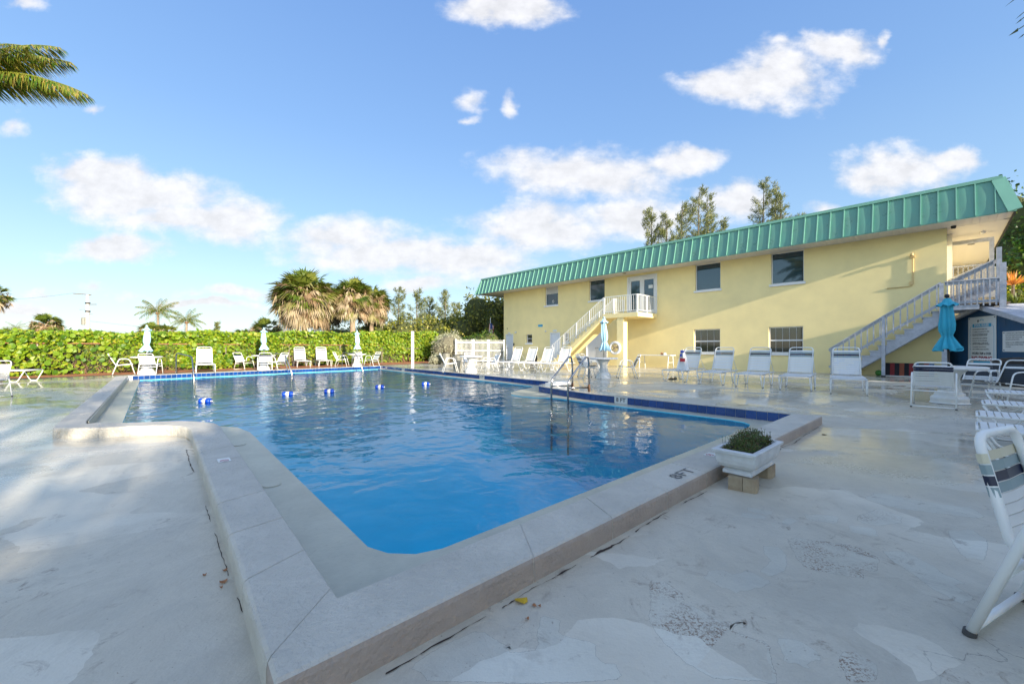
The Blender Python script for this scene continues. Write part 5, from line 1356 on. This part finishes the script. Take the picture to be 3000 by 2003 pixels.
# chain link fence in front of the hedge
cf_=thing('chain_link_fence','rusty chain link fence half swallowed by the leafy hedge','fence',tuple(hpt(0,0,0)),math.atan2(HD.y,HD.x))
s0,s1=-12,HLEN-2; hh=1.25
b=MB(); sp=.115
def wire(b,p,q_,r_=.0035):
    p=Vector(p);q_=Vector(q_); d=(q_-p).normalized(); u_=d.orthogonal().normalized()*r_; v_=d.cross(u_)
    pts=[u_,-u_*.5+v_*.87,-u_*.5-v_*.87]; b.add([p+x for x in pts]+[q_+x for x in pts],[(0,1,4,3),(1,2,5,4),(2,0,3,5)])
s=s0
while s<s1: wire(b,(s,.01,K-.02),(s+hh,.01,K+hh)); wire(b,(s+hh,-.01,K-.02),(s,-.01,K+hh)); s+=sp
b.build('wire_mesh',M['galv'],cf_,kind='stuff')
MB().tube([(s0,0,K+hh),(s1,0,K+hh)],.022,6).build('top_rail',mat('rusty_rail',(.28,.12,.07),.8),cf_)
s=s0+.6
while s<s1: MB().tube([(s,.03,0),(s,.03,K+hh+.02)],.028,7).build('post',M['galv'],cf_); s+=3.05
# --- leaf makers
def disc(b,p,nrm,r_,rnd,k=6):
    nrm=nrm.normalized(); u_=nrm.orthogonal().normalized(); a0=rnd.random()*6.28; u_=(u_*math.cos(a0)+nrm.cross(u_)*math.sin(a0)); v_=nrm.cross(u_)
    vs=[p+(u_*math.cos(2*math.pi*i/k)+v_*math.sin(2*math.pi*i/k)*.92)*r_+nrm*(r_*.16*(1 if i%3==0 else -.4)) for i in range(k)]
    b.add(vs,[tuple(range(k))])
def lz(b,p,d,L_,w_,rnd,nrm=None):
    d=d.normalized(); u_=d.cross(nrm if nrm is not None else Vector((rnd.uniform(-1,1),rnd.uniform(-1,1),rnd.uniform(-1,1))))
    if u_.length<1e-3: u_=d.orthogonal()
    u_.normalize(); b.add([p,p+d*L_*.5+u_*w_,p+d*L_,p+d*L_*.5-u_*w_],[(0,1,2,3)])
# hedge height along its run
def htop(s): p=HA+HD*s; return CH+(HY-976)/CF*p.y+.05*math.sin(s*1.3)+.04*math.sin(s*3.1+1)
hd=thing('sea_grape_hedge','long bright green sea grape hedge behind the pool','hedge',tuple(hpt(0,0,0)),math.atan2(HD.y,HD.x))
hs0,hs1=-13,HLEN+2.2
# woody core
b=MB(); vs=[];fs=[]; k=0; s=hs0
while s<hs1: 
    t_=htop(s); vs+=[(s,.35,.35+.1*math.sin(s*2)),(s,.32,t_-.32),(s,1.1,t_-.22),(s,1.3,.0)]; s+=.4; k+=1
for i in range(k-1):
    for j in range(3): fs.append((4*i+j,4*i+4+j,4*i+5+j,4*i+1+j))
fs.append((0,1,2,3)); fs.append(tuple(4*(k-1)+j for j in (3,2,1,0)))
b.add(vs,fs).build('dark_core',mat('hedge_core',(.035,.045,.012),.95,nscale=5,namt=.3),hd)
b=MB(); 
for i in range(900):   # twigs and stems at the bare foot
    s=rnd.uniform(hs0,hs1); p=Vector((s,.15+rnd.random()*.2,rnd.uniform(.0,.2))); b.bar(p,p+Vector((rnd.uniform(-.35,.35),rnd.uniform(-.05,.15),rnd.uniform(.3,.8))),.012,.012)
b.build('stems',mat('hedge_stem',(.24,.14,.08),.9),hd,kind='stuff')
fo=MB(); single=[]
def hleaf(s):
    bulge=.10*math.sin(s*.9+1.3)+.07*math.sin(s*2.3)+.05*math.sin(s*5.1)
    t_=htop(s)
    z=rnd.uniform(.10,t_); bare=.55+.25*math.sin(s*.8)+(.25 if s<2 else 0)
    if z<bare and rnd.random()<.78: return None
    r_=rnd.uniform(.045,.085)
    y=.03-bulge-.10*math.sin(z*3+s)+rnd.uniform(-.10,.22)
    nrm=Vector((rnd.uniform(-.9,.9),-1+rnd.uniform(-.1,.7),rnd.uniform(-.25,1.2)))
    return Vector((s,y,z)),nrm,r_
cnt=0
while cnt<27000:
    s=rnd.uniform(hs0,hs1); L_=hleaf(s)
    if L_: disc(fo,*L_,rnd); cnt+=1
for i in range(6500):   # top
    s=rnd.uniform(hs0,hs1); y=rnd.uniform(-.1,1.3); z=htop(s)+rnd.uniform(-.16,.07)+(.10*rnd.random() if rnd.random()<.1 else 0)
    disc(fo,Vector((s,y,z)),Vector((rnd.uniform(-.8,.8),rnd.uniform(-1.2,.3),rnd.uniform(.1,1))),rnd.uniform(.05,.09),rnd)
fo.build('foliage',M['seagrape'],hd,kind='stuff')
lm=MB(); disc(lm,Vector((0,0,0)),Vector((0,-1,.3)),.12,rnd,8); lme=lm.mesh('leaf',M['seagrape'])
lmes=[lme]
for col in ((.13,.25,.014),(.19,.31,.018),(.07,.17,.010),(.24,.34,.02)):
    q_=MB(); disc(q_,Vector((0,0,0)),Vector((0,-1,.3)),.10,rnd,8); lmes.append(q_.mesh('leaf',leafmat('sea_grape_leaf',[tuple(c*.85 for c in col),col],.35)))
for i in range(240):
    s=rnd.uniform(-3.5,8); z=rnd.uniform(.25,htop(s)); 
    o=link('leaf',rnd.choice(lmes[1:]),hd,(s,-.20-.10*math.sin(s*.9+1.3)-.07*math.sin(s*2.3)+rnd.uniform(-.03,.06),z)); o.rotation_euler=(rnd.uniform(-.7,.4),rnd.uniform(0,6.28),rnd.uniform(-.8,.8)); k=rnd.uniform(.75,1.1); o.scale=(k,k,k)
# silvery bush at the end of the hedge
def blob_bush(name,label,cat,c,rad,n,lm_,size,seed,core=(.055,.065,.02),flat=.9,kindname='foliage',group=None,lobes=7,trunk=False):
    r=random.Random(seed); t=thing(name,label,cat,(c[0],c[1],0),0,group)
    L_=[]
    for k in range(lobes):
        a=r.uniform(0,6.28); d=r.uniform(.2,.62); L_.append((Vector((math.cos(a)*d*rad[0],math.sin(a)*d*rad[1],rad[2]*r.uniform(.35,.72)*(1.0))),r.uniform(.38,.6)))
    b=MB(); ico=[]
    for cc,rr_ in L_:
        R_=[rad[0]*rr_,rad[1]*rr_,rad[2]*rr_*.62*flat]
        m=int(n/len(L_))
        for i in range(m):
            v=Vector((r.gauss(0,1),r.gauss(0,1),r.gauss(0,1))).normalized(); q=r.uniform(.72,1.06)*(1+.12*math.sin(v.x*7+cc.x)+.12*math.sin(v.z*8+v.y*5))
            p=cc+Vector((v.x*R_[0]*q,v.y*R_[1]*q,v.z*R_[2]*q))
            if p.z<.1: continue
            nn=v+Vector((r.uniform(-.8,.8),r.uniform(-.8,.8),r.uniform(-.5,.9)))
            if r.random()<.5: disc(b,p,nn,size*r.uniform(.6,1.15),r,5)
            else: lz(b,p,nn,size*2*r.uniform(.7,1.2),size*.5,r)
    b.build(kindname,lm_,t,kind='stuff')
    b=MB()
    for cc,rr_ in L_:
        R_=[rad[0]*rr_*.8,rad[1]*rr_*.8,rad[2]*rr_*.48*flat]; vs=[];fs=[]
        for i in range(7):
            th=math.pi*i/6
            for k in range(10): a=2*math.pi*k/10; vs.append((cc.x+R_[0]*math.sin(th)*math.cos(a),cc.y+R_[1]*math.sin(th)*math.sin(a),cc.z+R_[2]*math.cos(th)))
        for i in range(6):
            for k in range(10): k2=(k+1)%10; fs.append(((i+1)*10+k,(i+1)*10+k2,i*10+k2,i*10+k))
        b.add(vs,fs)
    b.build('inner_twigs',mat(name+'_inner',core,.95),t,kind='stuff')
    b=MB()
    for k in range(3 if trunk else 2):
        a=k*2.1; b.tube([(math.cos(a)*.2,math.sin(a)*.2,-.05),(math.cos(a)*.25,math.sin(a)*.25,rad[2]*.35),(math.cos(a)*rad[0]*.3,math.sin(a)*rad[1]*.3,rad[2]*.6)],[.09,.06,.03] if not trunk else [.22,.16,.07],7)
    b.build('trunk',M['bark'],t); return t
q=atd(1325,1063); blob_bush('silver_buttonwood','pale silvery clipped bush between the hedge and the picket fence','bush',(q.x-.2,q.y+1.2),(1.55,1.2,2.25),6500,M['silver'],.045,3,(.14,.13,.09),1.15,lobes=9)
q=atd(1255,1068); blob_bush('silver_shrub','low silvery shrub spilling at the foot of the hedge beside the trash can','bush',(q.x+.3,q.y+.6),(.85,.5,.8),1600,M['silver'],.04,4,(.14,.13,.09),1.1,lobes=4)
# ---------------- palms with fan leaves
def fan(b,base,d,L_,rnd,droop=.25,nb=15,wd=.03,spread=1.9,hang=0):
    d=d.normalized(); side=d.cross(Vector((0,0,1)))
    if side.length<.05: side=Vector((1,0,0))
    side.normalize(); up=side.cross(d)
    roll=rnd.uniform(-.6,.6); side,up=side*math.cos(roll)+up*math.sin(roll),up*math.cos(roll)-side*math.sin(roll)
    pet=base+d*L_*.45
    b.add([base+side*.02,base-side*.02,pet-side*.012,pet+side*.012],[(0,1,2,3)])
    if hang:
        d=(d*(1-hang)+Vector((0,0,-hang))).normalized(); side=d.cross(up) if d.cross(up).length>.1 else side; side.normalize()
    vs=[pet]; fs=[]
    for i in range(nb):
        a=(i/(nb-1)-.5)*spread; q=d*math.cos(a)+side*math.sin(a); ln=L_*.62*(1-.25*abs(a)/spread*2)*rnd.uniform(.85,1.1)
        m=pet+q*ln*.55+up*.03*L_*math.cos(a*2); e=pet+q*ln+Vector((0,0,-droop*ln*rnd.uniform(.5,1.3))); s_=(q.cross(up)).normalized()*wd*L_
        k0=len(vs); vs+=[m+s_,e,m-s_]; fs.append((0,k0,k0+1,k0+2))
    b.add(vs,fs)
def cabbage(name,label,px,base_py,D,R_,zc,seed,green=70,dead=230,lean=0,tr=.2,group='cabbage palms behind the hedge',gtop=True,flat=1.0):
    r=random.Random(seed); X=(px-CX)/CF*D; t=thing(name,label,'palm tree',(X,D,0),0,group)
    P=[(lean*zc*-.3,0,-.1),(lean*zc*-.15,0,zc*.5),(0,0,zc)]
    MB().tube(P,[tr*1.15,tr*.9,tr*.9],10).build('trunk',M['trunk'],t,smooth=True)
    c=Vector((0,0,zc)); b=MB()
    for i in range(green):
        th=r.uniform(0,6.28); el=math.asin(r.uniform(-.30,1)); d=Vector((math.cos(th)*math.cos(el),math.sin(th)*math.cos(el),math.sin(el)))
        fan(b,c+d*.1,d,R_*r.uniform(.82,1.05),r,.25)
    b.build('green_fronds',M['fan'],t,kind='stuff')
    b=MB()
    for i in range(dead):
        th=r.uniform(0,6.28); el=math.asin(r.uniform(-.82,.60)); d=Vector((math.cos(th)*math.cos(el),math.sin(th)*math.cos(el),math.sin(el)*flat))
        k=1.0 if el>-.5 else .95
        fan(b,c+Vector((0,0,-.2 if el<-.3 else 0)),d,R_*r.uniform(.62,1.02)*k,r,.35,13,.034,r.uniform(1.0,1.7),hang=r.uniform(.05,.6))
        if r.random()<.5:   # folded hanging clumps
            a0=c+d*R_*r.uniform(.5,.8)
            for j in range(7): lz(b,a0,Vector((r.uniform(-.35,.35),r.uniform(-.35,.35),-1)),R_*r.uniform(.25,.42),.035,r)
    b.build('dead_fronds',M['deadfan'],t,kind='stuff'); return t
cabbage('cabbage_palm','big shaggy cabbage palm with a skirt of brown fronds, leftmost of the tall group',893,975,31,2.65,4.95,21,95,330,tr=.22)
cabbage('cabbage_palm','shaggy cabbage palm with a thick pale trunk, middle of the tall group',1033,975,33,1.95,5.25,22,70,240,tr=.24)
cabbage('cabbage_palm','smaller shaggy cabbage palm, rightmost of the tall group',1088,975,36,1.95,5.1,23,60,230,tr=.2)
cabbage('cabbage_palm','shaggy cabbage palm half hidden between the leftmost and middle tall palms',962,975,37,2.1,5.1,24,50,200,tr=.2)
cabbage('cabbage_palm','round cabbage palm rising alone above the hedge left of the utility pole',136,975,44,1.55,3.6,25,60,110,tr=.15)
cabbage('cabbage_palm','low cabbage palm top above the hedge left of the tall palms',780,975,40,1.75,2.7,26,50,110,tr=.15)
cabbage('cabbage_palm','very low pale palm top left of the low cabbage palm above the hedge',722,975,42,1.3,2.2,27,40,90,tr=.15)
cabbage('cabbage_palm','brown low cabbage palm behind the left coconut palm',445,975,52,1.9,3.0,28,40,120,tr=.15)
cabbage('cabbage_palm','brown low cabbage palm between the two coconut palms',488,975,54,1.7,3.0,29,40,120,tr=.15)
cabbage('cabbage_palm','small palm top at the far left just above the hedge',15,975,46,1.5,2.2,30,40,80,tr=.15)
cabbage('cabbage_palm','very low palm top above the hedge right of the far-left one',80,975,50,1.7,2.0,31,40,80,tr=.15)
cabbage('cabbage_palm','shaggy palm cut off by the left frame edge above the hedge',-22,975,30,1.15,5.0,32,30,70,tr=.15)
# ---------------- coconut palms
def frond(b,base,d,L_,r,droop=.5,nl=42,lw=.02,ll=.28,hang=.9,wind=Vector((0,0,0))):
    d=d.normalized(); pts=[]; n=14; p=base.copy(); v=d.copy()
    for i in range(n+1):
        pts.append(p.copy()); p=p+v*(L_/n); v=(v+Vector((0,0,-droop/n*(1+i/n*1.2)))+wind*(1/n)).normalized()
    b.tube(pts,[L_*.012*(1-.85*i/n) for i in range(n+1)],4,cap=False)
    for i in range(nl):
        t=.10+.90*i/nl; f=t*n; k=min(n-1,int(f)); q=pts[k].lerp(pts[k+1],f-k); tan=(pts[k+1]-pts[k]).normalized(); side=tan.cross(Vector((0,0,1))).normalized()
        ln=L_*ll*math.sin(math.pi*min(1,.16+t*.80))**.6*r.uniform(.85,1.1)
        for s in(-1,1):
            dd_=(side*s*r.uniform(.6,1.0)+tan*r.uniform(.55,.85)+Vector((0,0,-hang*r.uniform(.6,1.2)))+wind*.8).normalized()
            m=q+dd_*ln*.5; e=m+(dd_+Vector((0,0,-.5))).normalized()*ln*.5; w_=tan*lw*L_*.5
            b.add([q-w_*.5,q+w_*.5,m+w_,m-w_],[(0,1,2,3)]); b.add([m-w_,m+w_,e],[(0,1,2)])
def coconut(name,label,base,zc,R_,seed,n=22,tr=.14,lean=(0,0),group='coconut palms beyond the hedge',wind=Vector((0,0,0)),els=(-.25,1.2),nl=42,fixed=None,hide_trunk=False):
    r=random.Random(seed); t=thing(name,label,'palm tree',(base[0],base[1],0),0,group)
    c=Vector((lean[0],lean[1],zc)); MB().tube([(0,0,-.2),(lean[0]*.3,lean[1]*.3,zc*.5),tuple(c)],[tr*1.3,tr,tr*.85],9).build('trunk',M['trunk'],t,smooth=True)
    for i in range(n):
        if fixed: th,el=fixed[i%len(fixed)]
        else: th=i*2.4+r.uniform(-.2,.2); el=els[0]+(els[1]-els[0])*((i+.5)/n)
        d=Vector((math.cos(th)*math.cos(el),math.sin(th)*math.cos(el),math.sin(el))); b=MB()
        frond(b,c+d*.12,d,R_*r.uniform(.9,1.08),r,.95 if el<.6 else .75,nl,wind=wind); b.build('frond',M['coco'],t)
    for k in range(4): a=k*1.6; MB().lathe([(.0,-.13),(.09,-.08),(.11,0),(.07,.09),(0,.12)],8,(c.x+.2*math.cos(a),c.y+.2*math.sin(a),c.z-.2)).build('coconut',M['drain'],t)
    return t
wd_=Vector((.25,0,0))
coconut('coconut_palm','taller coconut palm left of the two small ones over the hedge',((466-CX)/CF*55,55,0),6.1,2.6,41,20,.13,(-.2,0),nl=22)
coconut('coconut_palm','shorter coconut palm right of the taller one over the hedge',((545-CX)/CF*56,56,0),4.9,2.3,42,20,.13,(.1,0),nl=22)
coconut('coconut_palm','tiny far coconut palm above the hedge near the left edge',((45-CX)/CF*85,85,0),5.3,2.0,43,14,.12,(0,0),nl=14)
# large palm outside the frame whose fronds reach in at the upper left
Dp=13.5; cpx,cpy=-190,250
c=atD(cpx,cpy,Dp)
def aim(px,py,dy=0): e=atD(px,py,Dp+dy); v=(e-c); return v
big=thing('tall_coconut_palm','tall coconut palm at the upper left whose windblown fronds reach into the sky','palm tree',(c.x-.6,c.y,0),0)
MB().tube([(0,0,-.1),(.3,0,c.z*.5),(.6,0,c.z)],[.22,.17,.14],12).build('trunk',M['trunk'],big,smooth=True)
r=random.Random(50); cc=Vector((.6,0,c.z))
tg=[((20,70),-.5,3.9),((70,95),.5,4.0),((40,130),0,4.0),((65,150),.8,3.9),((180,200),0,4.85),((165,215),.7,4.4),((20,230),.4,3.5),((-520,120),0,4.2),((-420,480),.6,4.0),((-250,-200),0,4.1),((-600,300),1,4.2),((-100,-150),2,4.0),((-60,20),-3,4.0)]
for (px,py),dy,L_ in tg:
    d=aim(px,py,dy)
    b=MB(); frond(b,cc.copy(),d.normalized()+Vector((0,0,.22)),L_*1.04,r,.62,120,.010,.24,.75,Vector((.35,0,-.05))); b.build('frond',M['coco'],big)
# palm fronds of a tree behind the camera that just enter at the upper right
nb_=coconut('coconut_palm','dark spiky palm leaf tips poking in at the upper right corner',(4.1,1.2),4.3,2.2,51,12,.12,(-.2,.1),group='palms behind the camera',nl=40)
nb_.location=(4.2,.35,0)
# leaf that reaches into the frame
b=MB()
for (x0,y0),(x1,y1),w_ in (((3010,-30),(2942,22),.004),((3010,28),(2974,58),.004),((3010,44),(2974,72),.006),((3012,68),(2953,107),.011),((3012,92),(2982,115),.005)):
    p=atD(x0,y0,2.6); e=atD(x1,y1,2.5); b.bar(p,p.lerp(e,.5),w_*1.6,.002); b.add([p.lerp(e,.5)+Vector((0,0,w_)),p.lerp(e,.5)-Vector((0,0,w_)),e],[(0,1,2),(2,1,0)])
hubp=atD(3350,-60,3.0)
for (x0,y0) in ((3010,-30),(3010,28),(3010,44),(3012,68),(3012,92)): b.bar(hubp,atD(x0,y0,2.6),.010,.004)
o=b.build('leaf_tips',M['fan'],nb_); o.location=(-4.2,-.35,0)
# ---------------- feathery pines
def pine(name,label,px,D,ztop,zlow,w_,seed,n=80,group=None,dens=1.0,lean=0):
    r=random.Random(seed); X=(px-CX)/CF*D; t=thing(name,label,'tree',(X,D,0),0,group)
    MB().tube([(0,0,-.1),(lean*.3,0,ztop*.5),(lean,0,ztop)],[.05+ztop*.012,.03+ztop*.007,.015],7).build('trunk',M['bark'],t)
    br=MB(); b=MB()
    n=int(n*.5)
    for i in range(n):
        f=(i+r.random())/n; z=zlow+(ztop-zlow)*f*.97; L_=w_*(1-f*.82)*r.uniform(.45,1.25)+.3; a=r.uniform(0,6.28)
        base=Vector((lean*(z/ztop),0,z)); P=[base]; d=Vector((math.cos(a),math.sin(a),r.uniform(.25,.7)))
        for k in range(6): P.append(P[-1]+d.normalized()*L_/6); d=d+Vector((.03,0,.16))
        for k in range(6): wire(br,P[k],P[k+1],(.014+.004*L_)*(1-k/8))
        m=int(26*dens*L_)+14
        for j in range(m):
            u_=r.uniform(.12,1.0)*6; k=min(5,int(u_)); q=P[k].lerp(P[k+1],u_-k); sp_=.09+.10*L_*(1-u_/7); q=q+Vector((r.gauss(0,sp_),r.gauss(0,sp_),r.gauss(0,sp_)))
            for k in range(3): lz(b,q,d*.35+Vector((r.uniform(-.5,.9),r.uniform(-.6,.6),r.uniform(-.35,.9))),r.uniform(.22,.5),.006+.00033*D,r)
    br.build('branches',M['bark'],t,kind='stuff'); b.build('foliage',M['pine'],t,kind='stuff'); return t
g1='feathery pines behind the roof'
def zt(py,D): return CH+(HY-py)/CF*D
for i,(px,py,D,w_,lb) in enumerate(((1905,612,44,2.6,'leftmost feathery pine rising behind the green roof'),(1955,625,43,2.0,'short feathery pine second from the left behind the green roof'),(1985,600,45,2.4,'feathery pine left of the tallest of the left clump behind the roof'),(2040,552,45,3.2,'tallest feathery pine of the left clump behind the green roof'),(2080,575,47,1.9,'slim feathery pine right of the tallest one in the left clump'),(2120,645,44,1.8,'low feathery pine top ending the left clump behind the roof'),
   (2228,524,45,2.6,'tallest feathery pine of the right clump behind the green roof'),(2262,540,46,1.5,'slim leaning feathery pine within the right clump'),(2290,566,44,2.0,'rightmost feathery pine of the right clump behind the roof'),(2345,628,44,.7,'single small feathery tip peeping over the roof right of the clumps'))):
    pine('feathery_pine',lb,px,D,zt(py,D),zt(py,D)*.42,w_,60+i,75,g1,1.1,r.uniform(-.4,.6))
g2='feathery pines beyond the bushes'
for i,(px,py,D,w_) in enumerate(((1165,845,62,2.6),(1220,850,60,2.6),(1262,872,64,2.0),(1305,852,60,2.6),(1342,890,62,1.8),(1368,905,64,1.6),(1125,905,64,1.8))):
    lb=['leftmost tall feathery pine just right of the shaggy palms','tall feathery pine second from the shaggy palms','thin feathery pine third from the shaggy palms','tall feathery pine fourth along, standing clear above the bushes','smaller feathery pine left of the last one','last small feathery pine before the dark tree','faint feathery pine directly behind the rightmost shaggy palm'][i]
    pine('feathery_pine',lb,px,D,zt(py,D),2.5,w_,80+i,60,g2,.8,r.uniform(-.3,.5))
pine('feathery_pine','tiny dark pointed tree above the hedge left of the low palm tops',635,70,zt(946,70),1,.9,95,40,None,1)
# ---------------- bushes and trees beyond the hedge
def bpx(name,label,cat,px,py,D,wpx,mt,seed,n,size,core=(.06,.07,.02),lobes=8,group=None,dep=None):
    z=zt(py,D); rw=wpx/CF*D; return blob_bush(name,label,cat,((px-CX)/CF*D,D),(rw,dep or rw,z*1.05),n,mt,size,seed,core,1.15,group=group,lobes=lobes,trunk=True)
gb='bushy trees beyond the hedge'
bpx('bushy_tree','olive bushy tree right behind the shaggy palms',  'tree',1120,952,38,80,M['bushleaf'],101,4200,.12,group=gb)
bpx('bushy_tree','broad olive bushy tree in the middle of the skyline between palms and building','tree',1215,930,38,90,M['bushleaf'],102,5200,.12,group=gb,lobes=10)
bpx('bushy_tree','olive bushy tree left of the tall dark one by the building','tree',1325,932,37,85,M['bushleaf'],103,5200,.12,group=gb,lobes=10)
bpx('bushy_tree','tallest dense dark tree touching the left corner of the yellow building','tree',1432,882,38,78,M['bushleaf'],104,7000,.13,group=gb,lobes=11)
bpx('bushy_tree','dense tree partly hidden by the left corner of the yellow building','tree',1500,900,40,70,M['bushleaf'],105,4500,.13,group=gb,lobes=8)
bpx('green_shrub','dark green shrubs directly behind the picket fence','bush',1430,975,33,70,M['greenleaf'],106,3600,.08,group=None,lobes=9)
bpx('green_shrub','dark green shrub behind the left bay of the picket fence','bush',1375,990,33,45,M['greenleaf'],107,2400,.08,lobes=7)
bpx('bushy_tree','low bushy tree seen under the shaggy palms','tree',1010,962,42,110,M['bushleaf'],108,3600,.12,group=gb,lobes=9)
bpx('red_tipped_shrub','shrub with reddish tips over the hedge left of the shaggy palms','bush',855,962,30,30,M['orange'],109,900,.06,lobes=5)
# right edge greenery
bpx('bushy_tree','large dark green tree behind the right end of the roof','tree',3040,600,24,110,M['greenleaf'],110,9000,.11,lobes=14)
bpx('bushy_tree','big green leafy tree at the right edge beside the stair landing','tree',3020,700,19.5,75,M['greenleaf'],111,6000,.10,lobes=10)
bpx('sunlit_shrub','bright sunlit shrubs seen through the landing railing','bush',2860,865,30,150,M['hibiscus'],112,5200,.10,lobes=10)
bpx('sunlit_shrub','yellow-green sunlit shrub below the orange plant at the right edge','bush',2990,855,17.6,45,M['hibiscus'],113,3000,.07,lobes=7)
def spiky(name,label,p,L_,n,mt,seed,el0=.1):
    r=random.Random(seed); t=thing(name,label,'plant',(p.x,p.y,0),0); MB().tube([(0,0,0),(0,0,p.z)],.05,6).build('stem',M['bark'],t)
    for i in range(n):
        a=r.uniform(0,6.28); e=r.uniform(el0,1.4); d=Vector((math.cos(a)*math.cos(e),math.sin(a)*math.cos(e),math.sin(e))); b=MB(); lz(b,Vector((0,0,p.z)),d,L_*r.uniform(.7,1.1),.03,r); b.build('blade',mt,t)
spiky('dracaena','orange spiky-leaved plant at the right edge above the shed roof',atD(2968,835,15.5),.55,70,M['orange'],7)
spiky('agave','green spiky plant rising behind the shed roof at the right edge',atD(2975,900,14.6),.6,60,M['fan'],8,.0)
spiky('agave','dark green spiky plant at the right edge left of the other above the shed roof',atD(2950,893,14.9),.45,40,M['greenleaf'],9,.0)
# utility pole with wires, transformer
Dq=72; X=(257-CX)/CF*Dq; t=thing('utility_pole','pale concrete utility pole with cross arm, transformer and wires beyond the hedge','utility pole',(X,Dq,0),0)
b=MB(); b.tube([(0,0,0),(0,0,zt(863,Dq))],[.34,.22],8); b.build('shaft',M['concretepole'],t)
z=zt(862,Dq); MB().bar((-2.6,0,z+.15),(.6,0,z-.1),.14,.14).build('cross_arm',M['bark'],t)
for zz in (zt(888,Dq),zt(912,Dq)): MB().lathe([(.36,-.12),(.36,.12)],8,(0,0,zz)).build('band',M['black'],t)
MB().lathe([(.35,-.7),(.35,.5),(.2,.6)],10,(-.6,-.1,zt(940,Dq))).build('transformer',M['trash'],t)
for dx,zz in ((1.6,zt(890,Dq)),(1.6,zt(893,Dq)),(-1.5,zt(907,Dq)),(.9,zt(920,Dq))): MB().bar((0,0,zz),(dx,0,zz),.06,.06).build('insulator_arm',M['bark'],t)
b=MB()
for a,c in (((0,0,zt(940,Dq)),(28,20,zt(968,90))),((0,0,zt(966,Dq)),(30,15,zt(972,90))),((-2.6,0,z+.2),(-40,10,zt(843,72))),((0,0,zt(966,Dq)),(-12,5,zt(966,Dq)))):
    a=Vector(a);c=Vector(c); P=[a.lerp(c,k/8)+Vector((0,0,-1.0*math.sin(math.pi*k/8))) for k in range(9)]; b.tube(P,.02,3)
b.build('wires',M['black'],t)
# flag
Dg=34; p=atD(1437,1000,Dg); t=thing('flag_and_pole','striped flag hanging limp on a short white pole before the dark tree','flag',(p.x,Dg,0),0)
MB().tube([(0,0,0),(0,0,zt(930,Dg))],.03,6).build('flagpole',M['white'],t)
z1=zt(948,Dg)
for k in range(9):
    b=MB(); x=-.26+k*.045; b.add([(x+.16,-.05*math.sin(k),z1-k*.02),(x+.205,-.05*math.sin(k+1),z1-k*.02-.02),(x+.10,-.05*math.sin(k+1),z1-1.35),(x+.05,-.05*math.sin(k),z1-1.30)],[(0,1,2,3)]); b.build('stripe',M['flagred'] if k%2==0 else M['flagwhite'],t)
b=MB(); b.box(-.02,-.07,z1-.45,.14,-.055,z1+.02); b.build('canton',M['flagblue'],t)
# ---------------- trees behind the camera: they shade the near deck and show up in the windows
gs='trees behind the camera'
k=0
for u,v,rx,h,mt in ((-9.5,-16.5,2.6,4.3,'bushleaf'),(-5.6,-16,2.4,5.2,'greenleaf'),(-2.0,-15.5,2.6,5.0,'bushleaf'),(2.0,-16,2.6,5.6,'bushleaf'),(6.0,-16,2.8,5.8,'greenleaf'),(10,-15.5,2.8,6.2,'bushleaf'),(-3.8,-14.6,2.2,5.2,'greenleaf'),(0,-14.6,2.4,5.6,'bushleaf'),(4,-14.8,2.4,5.8,'greenleaf'),(8,-14.8,2.4,6.0,'bushleaf'),(12,-14.5,2.4,6.2,'greenleaf'),(-12.5,-16.5,2.4,4.4,'bushleaf'),(14,-15,3.0,6.4,'bushleaf'),(18,-15,3,6.4,'greenleaf'),(22,-15,3.0,6.6,'bushleaf')):
    x,y=xy(u,v); blob_bush('screen_tree','dense screening tree behind the camera, shading the near deck','tree',(x,y),(rx,1.6,h),2600,M[mt],.16,200+k,(.03,.035,.015),1.2,group=gs,lobes=10,trunk=True); k+=1
for i,(x,y,z) in enumerate(((-1.5,-6.5,5.0),(3.5,-8.0,5.6),(9.5,-5.0,5.4),(16,-3,6.0),(-6,-9,5.0))):
    coconut('coconut_palm','coconut palm standing behind the camera, out of frame',(x,y),z,2.5,300+i,16,.14,(.2,.1),group=gs,nl=26)

for i,(x,y,z) in enumerate(((-12,1,9.0),(-17,-1,10.5),(-10,-4,8.5),(-33,19,9.0),(-38,14,10))):
    coconut('coconut_palm','tall coconut palm standing left of the frame, reflected in the upper windows',(x,y),z,3.0,400+i,18,.16,(.3,.1),group='palms left of the frame',nl=26)
# finish
for o in list(bpy.data.objects):
    if o.parent is None and o.type in('EMPTY','MESH') and o.get('label')=='x':
        stack=[o]; 
        while stack:
            c=stack.pop(); stack+= [k for k in bpy.data.objects if k.parent==c]; bpy.data.objects.remove(c)
SC.render.engine='CYCLES'
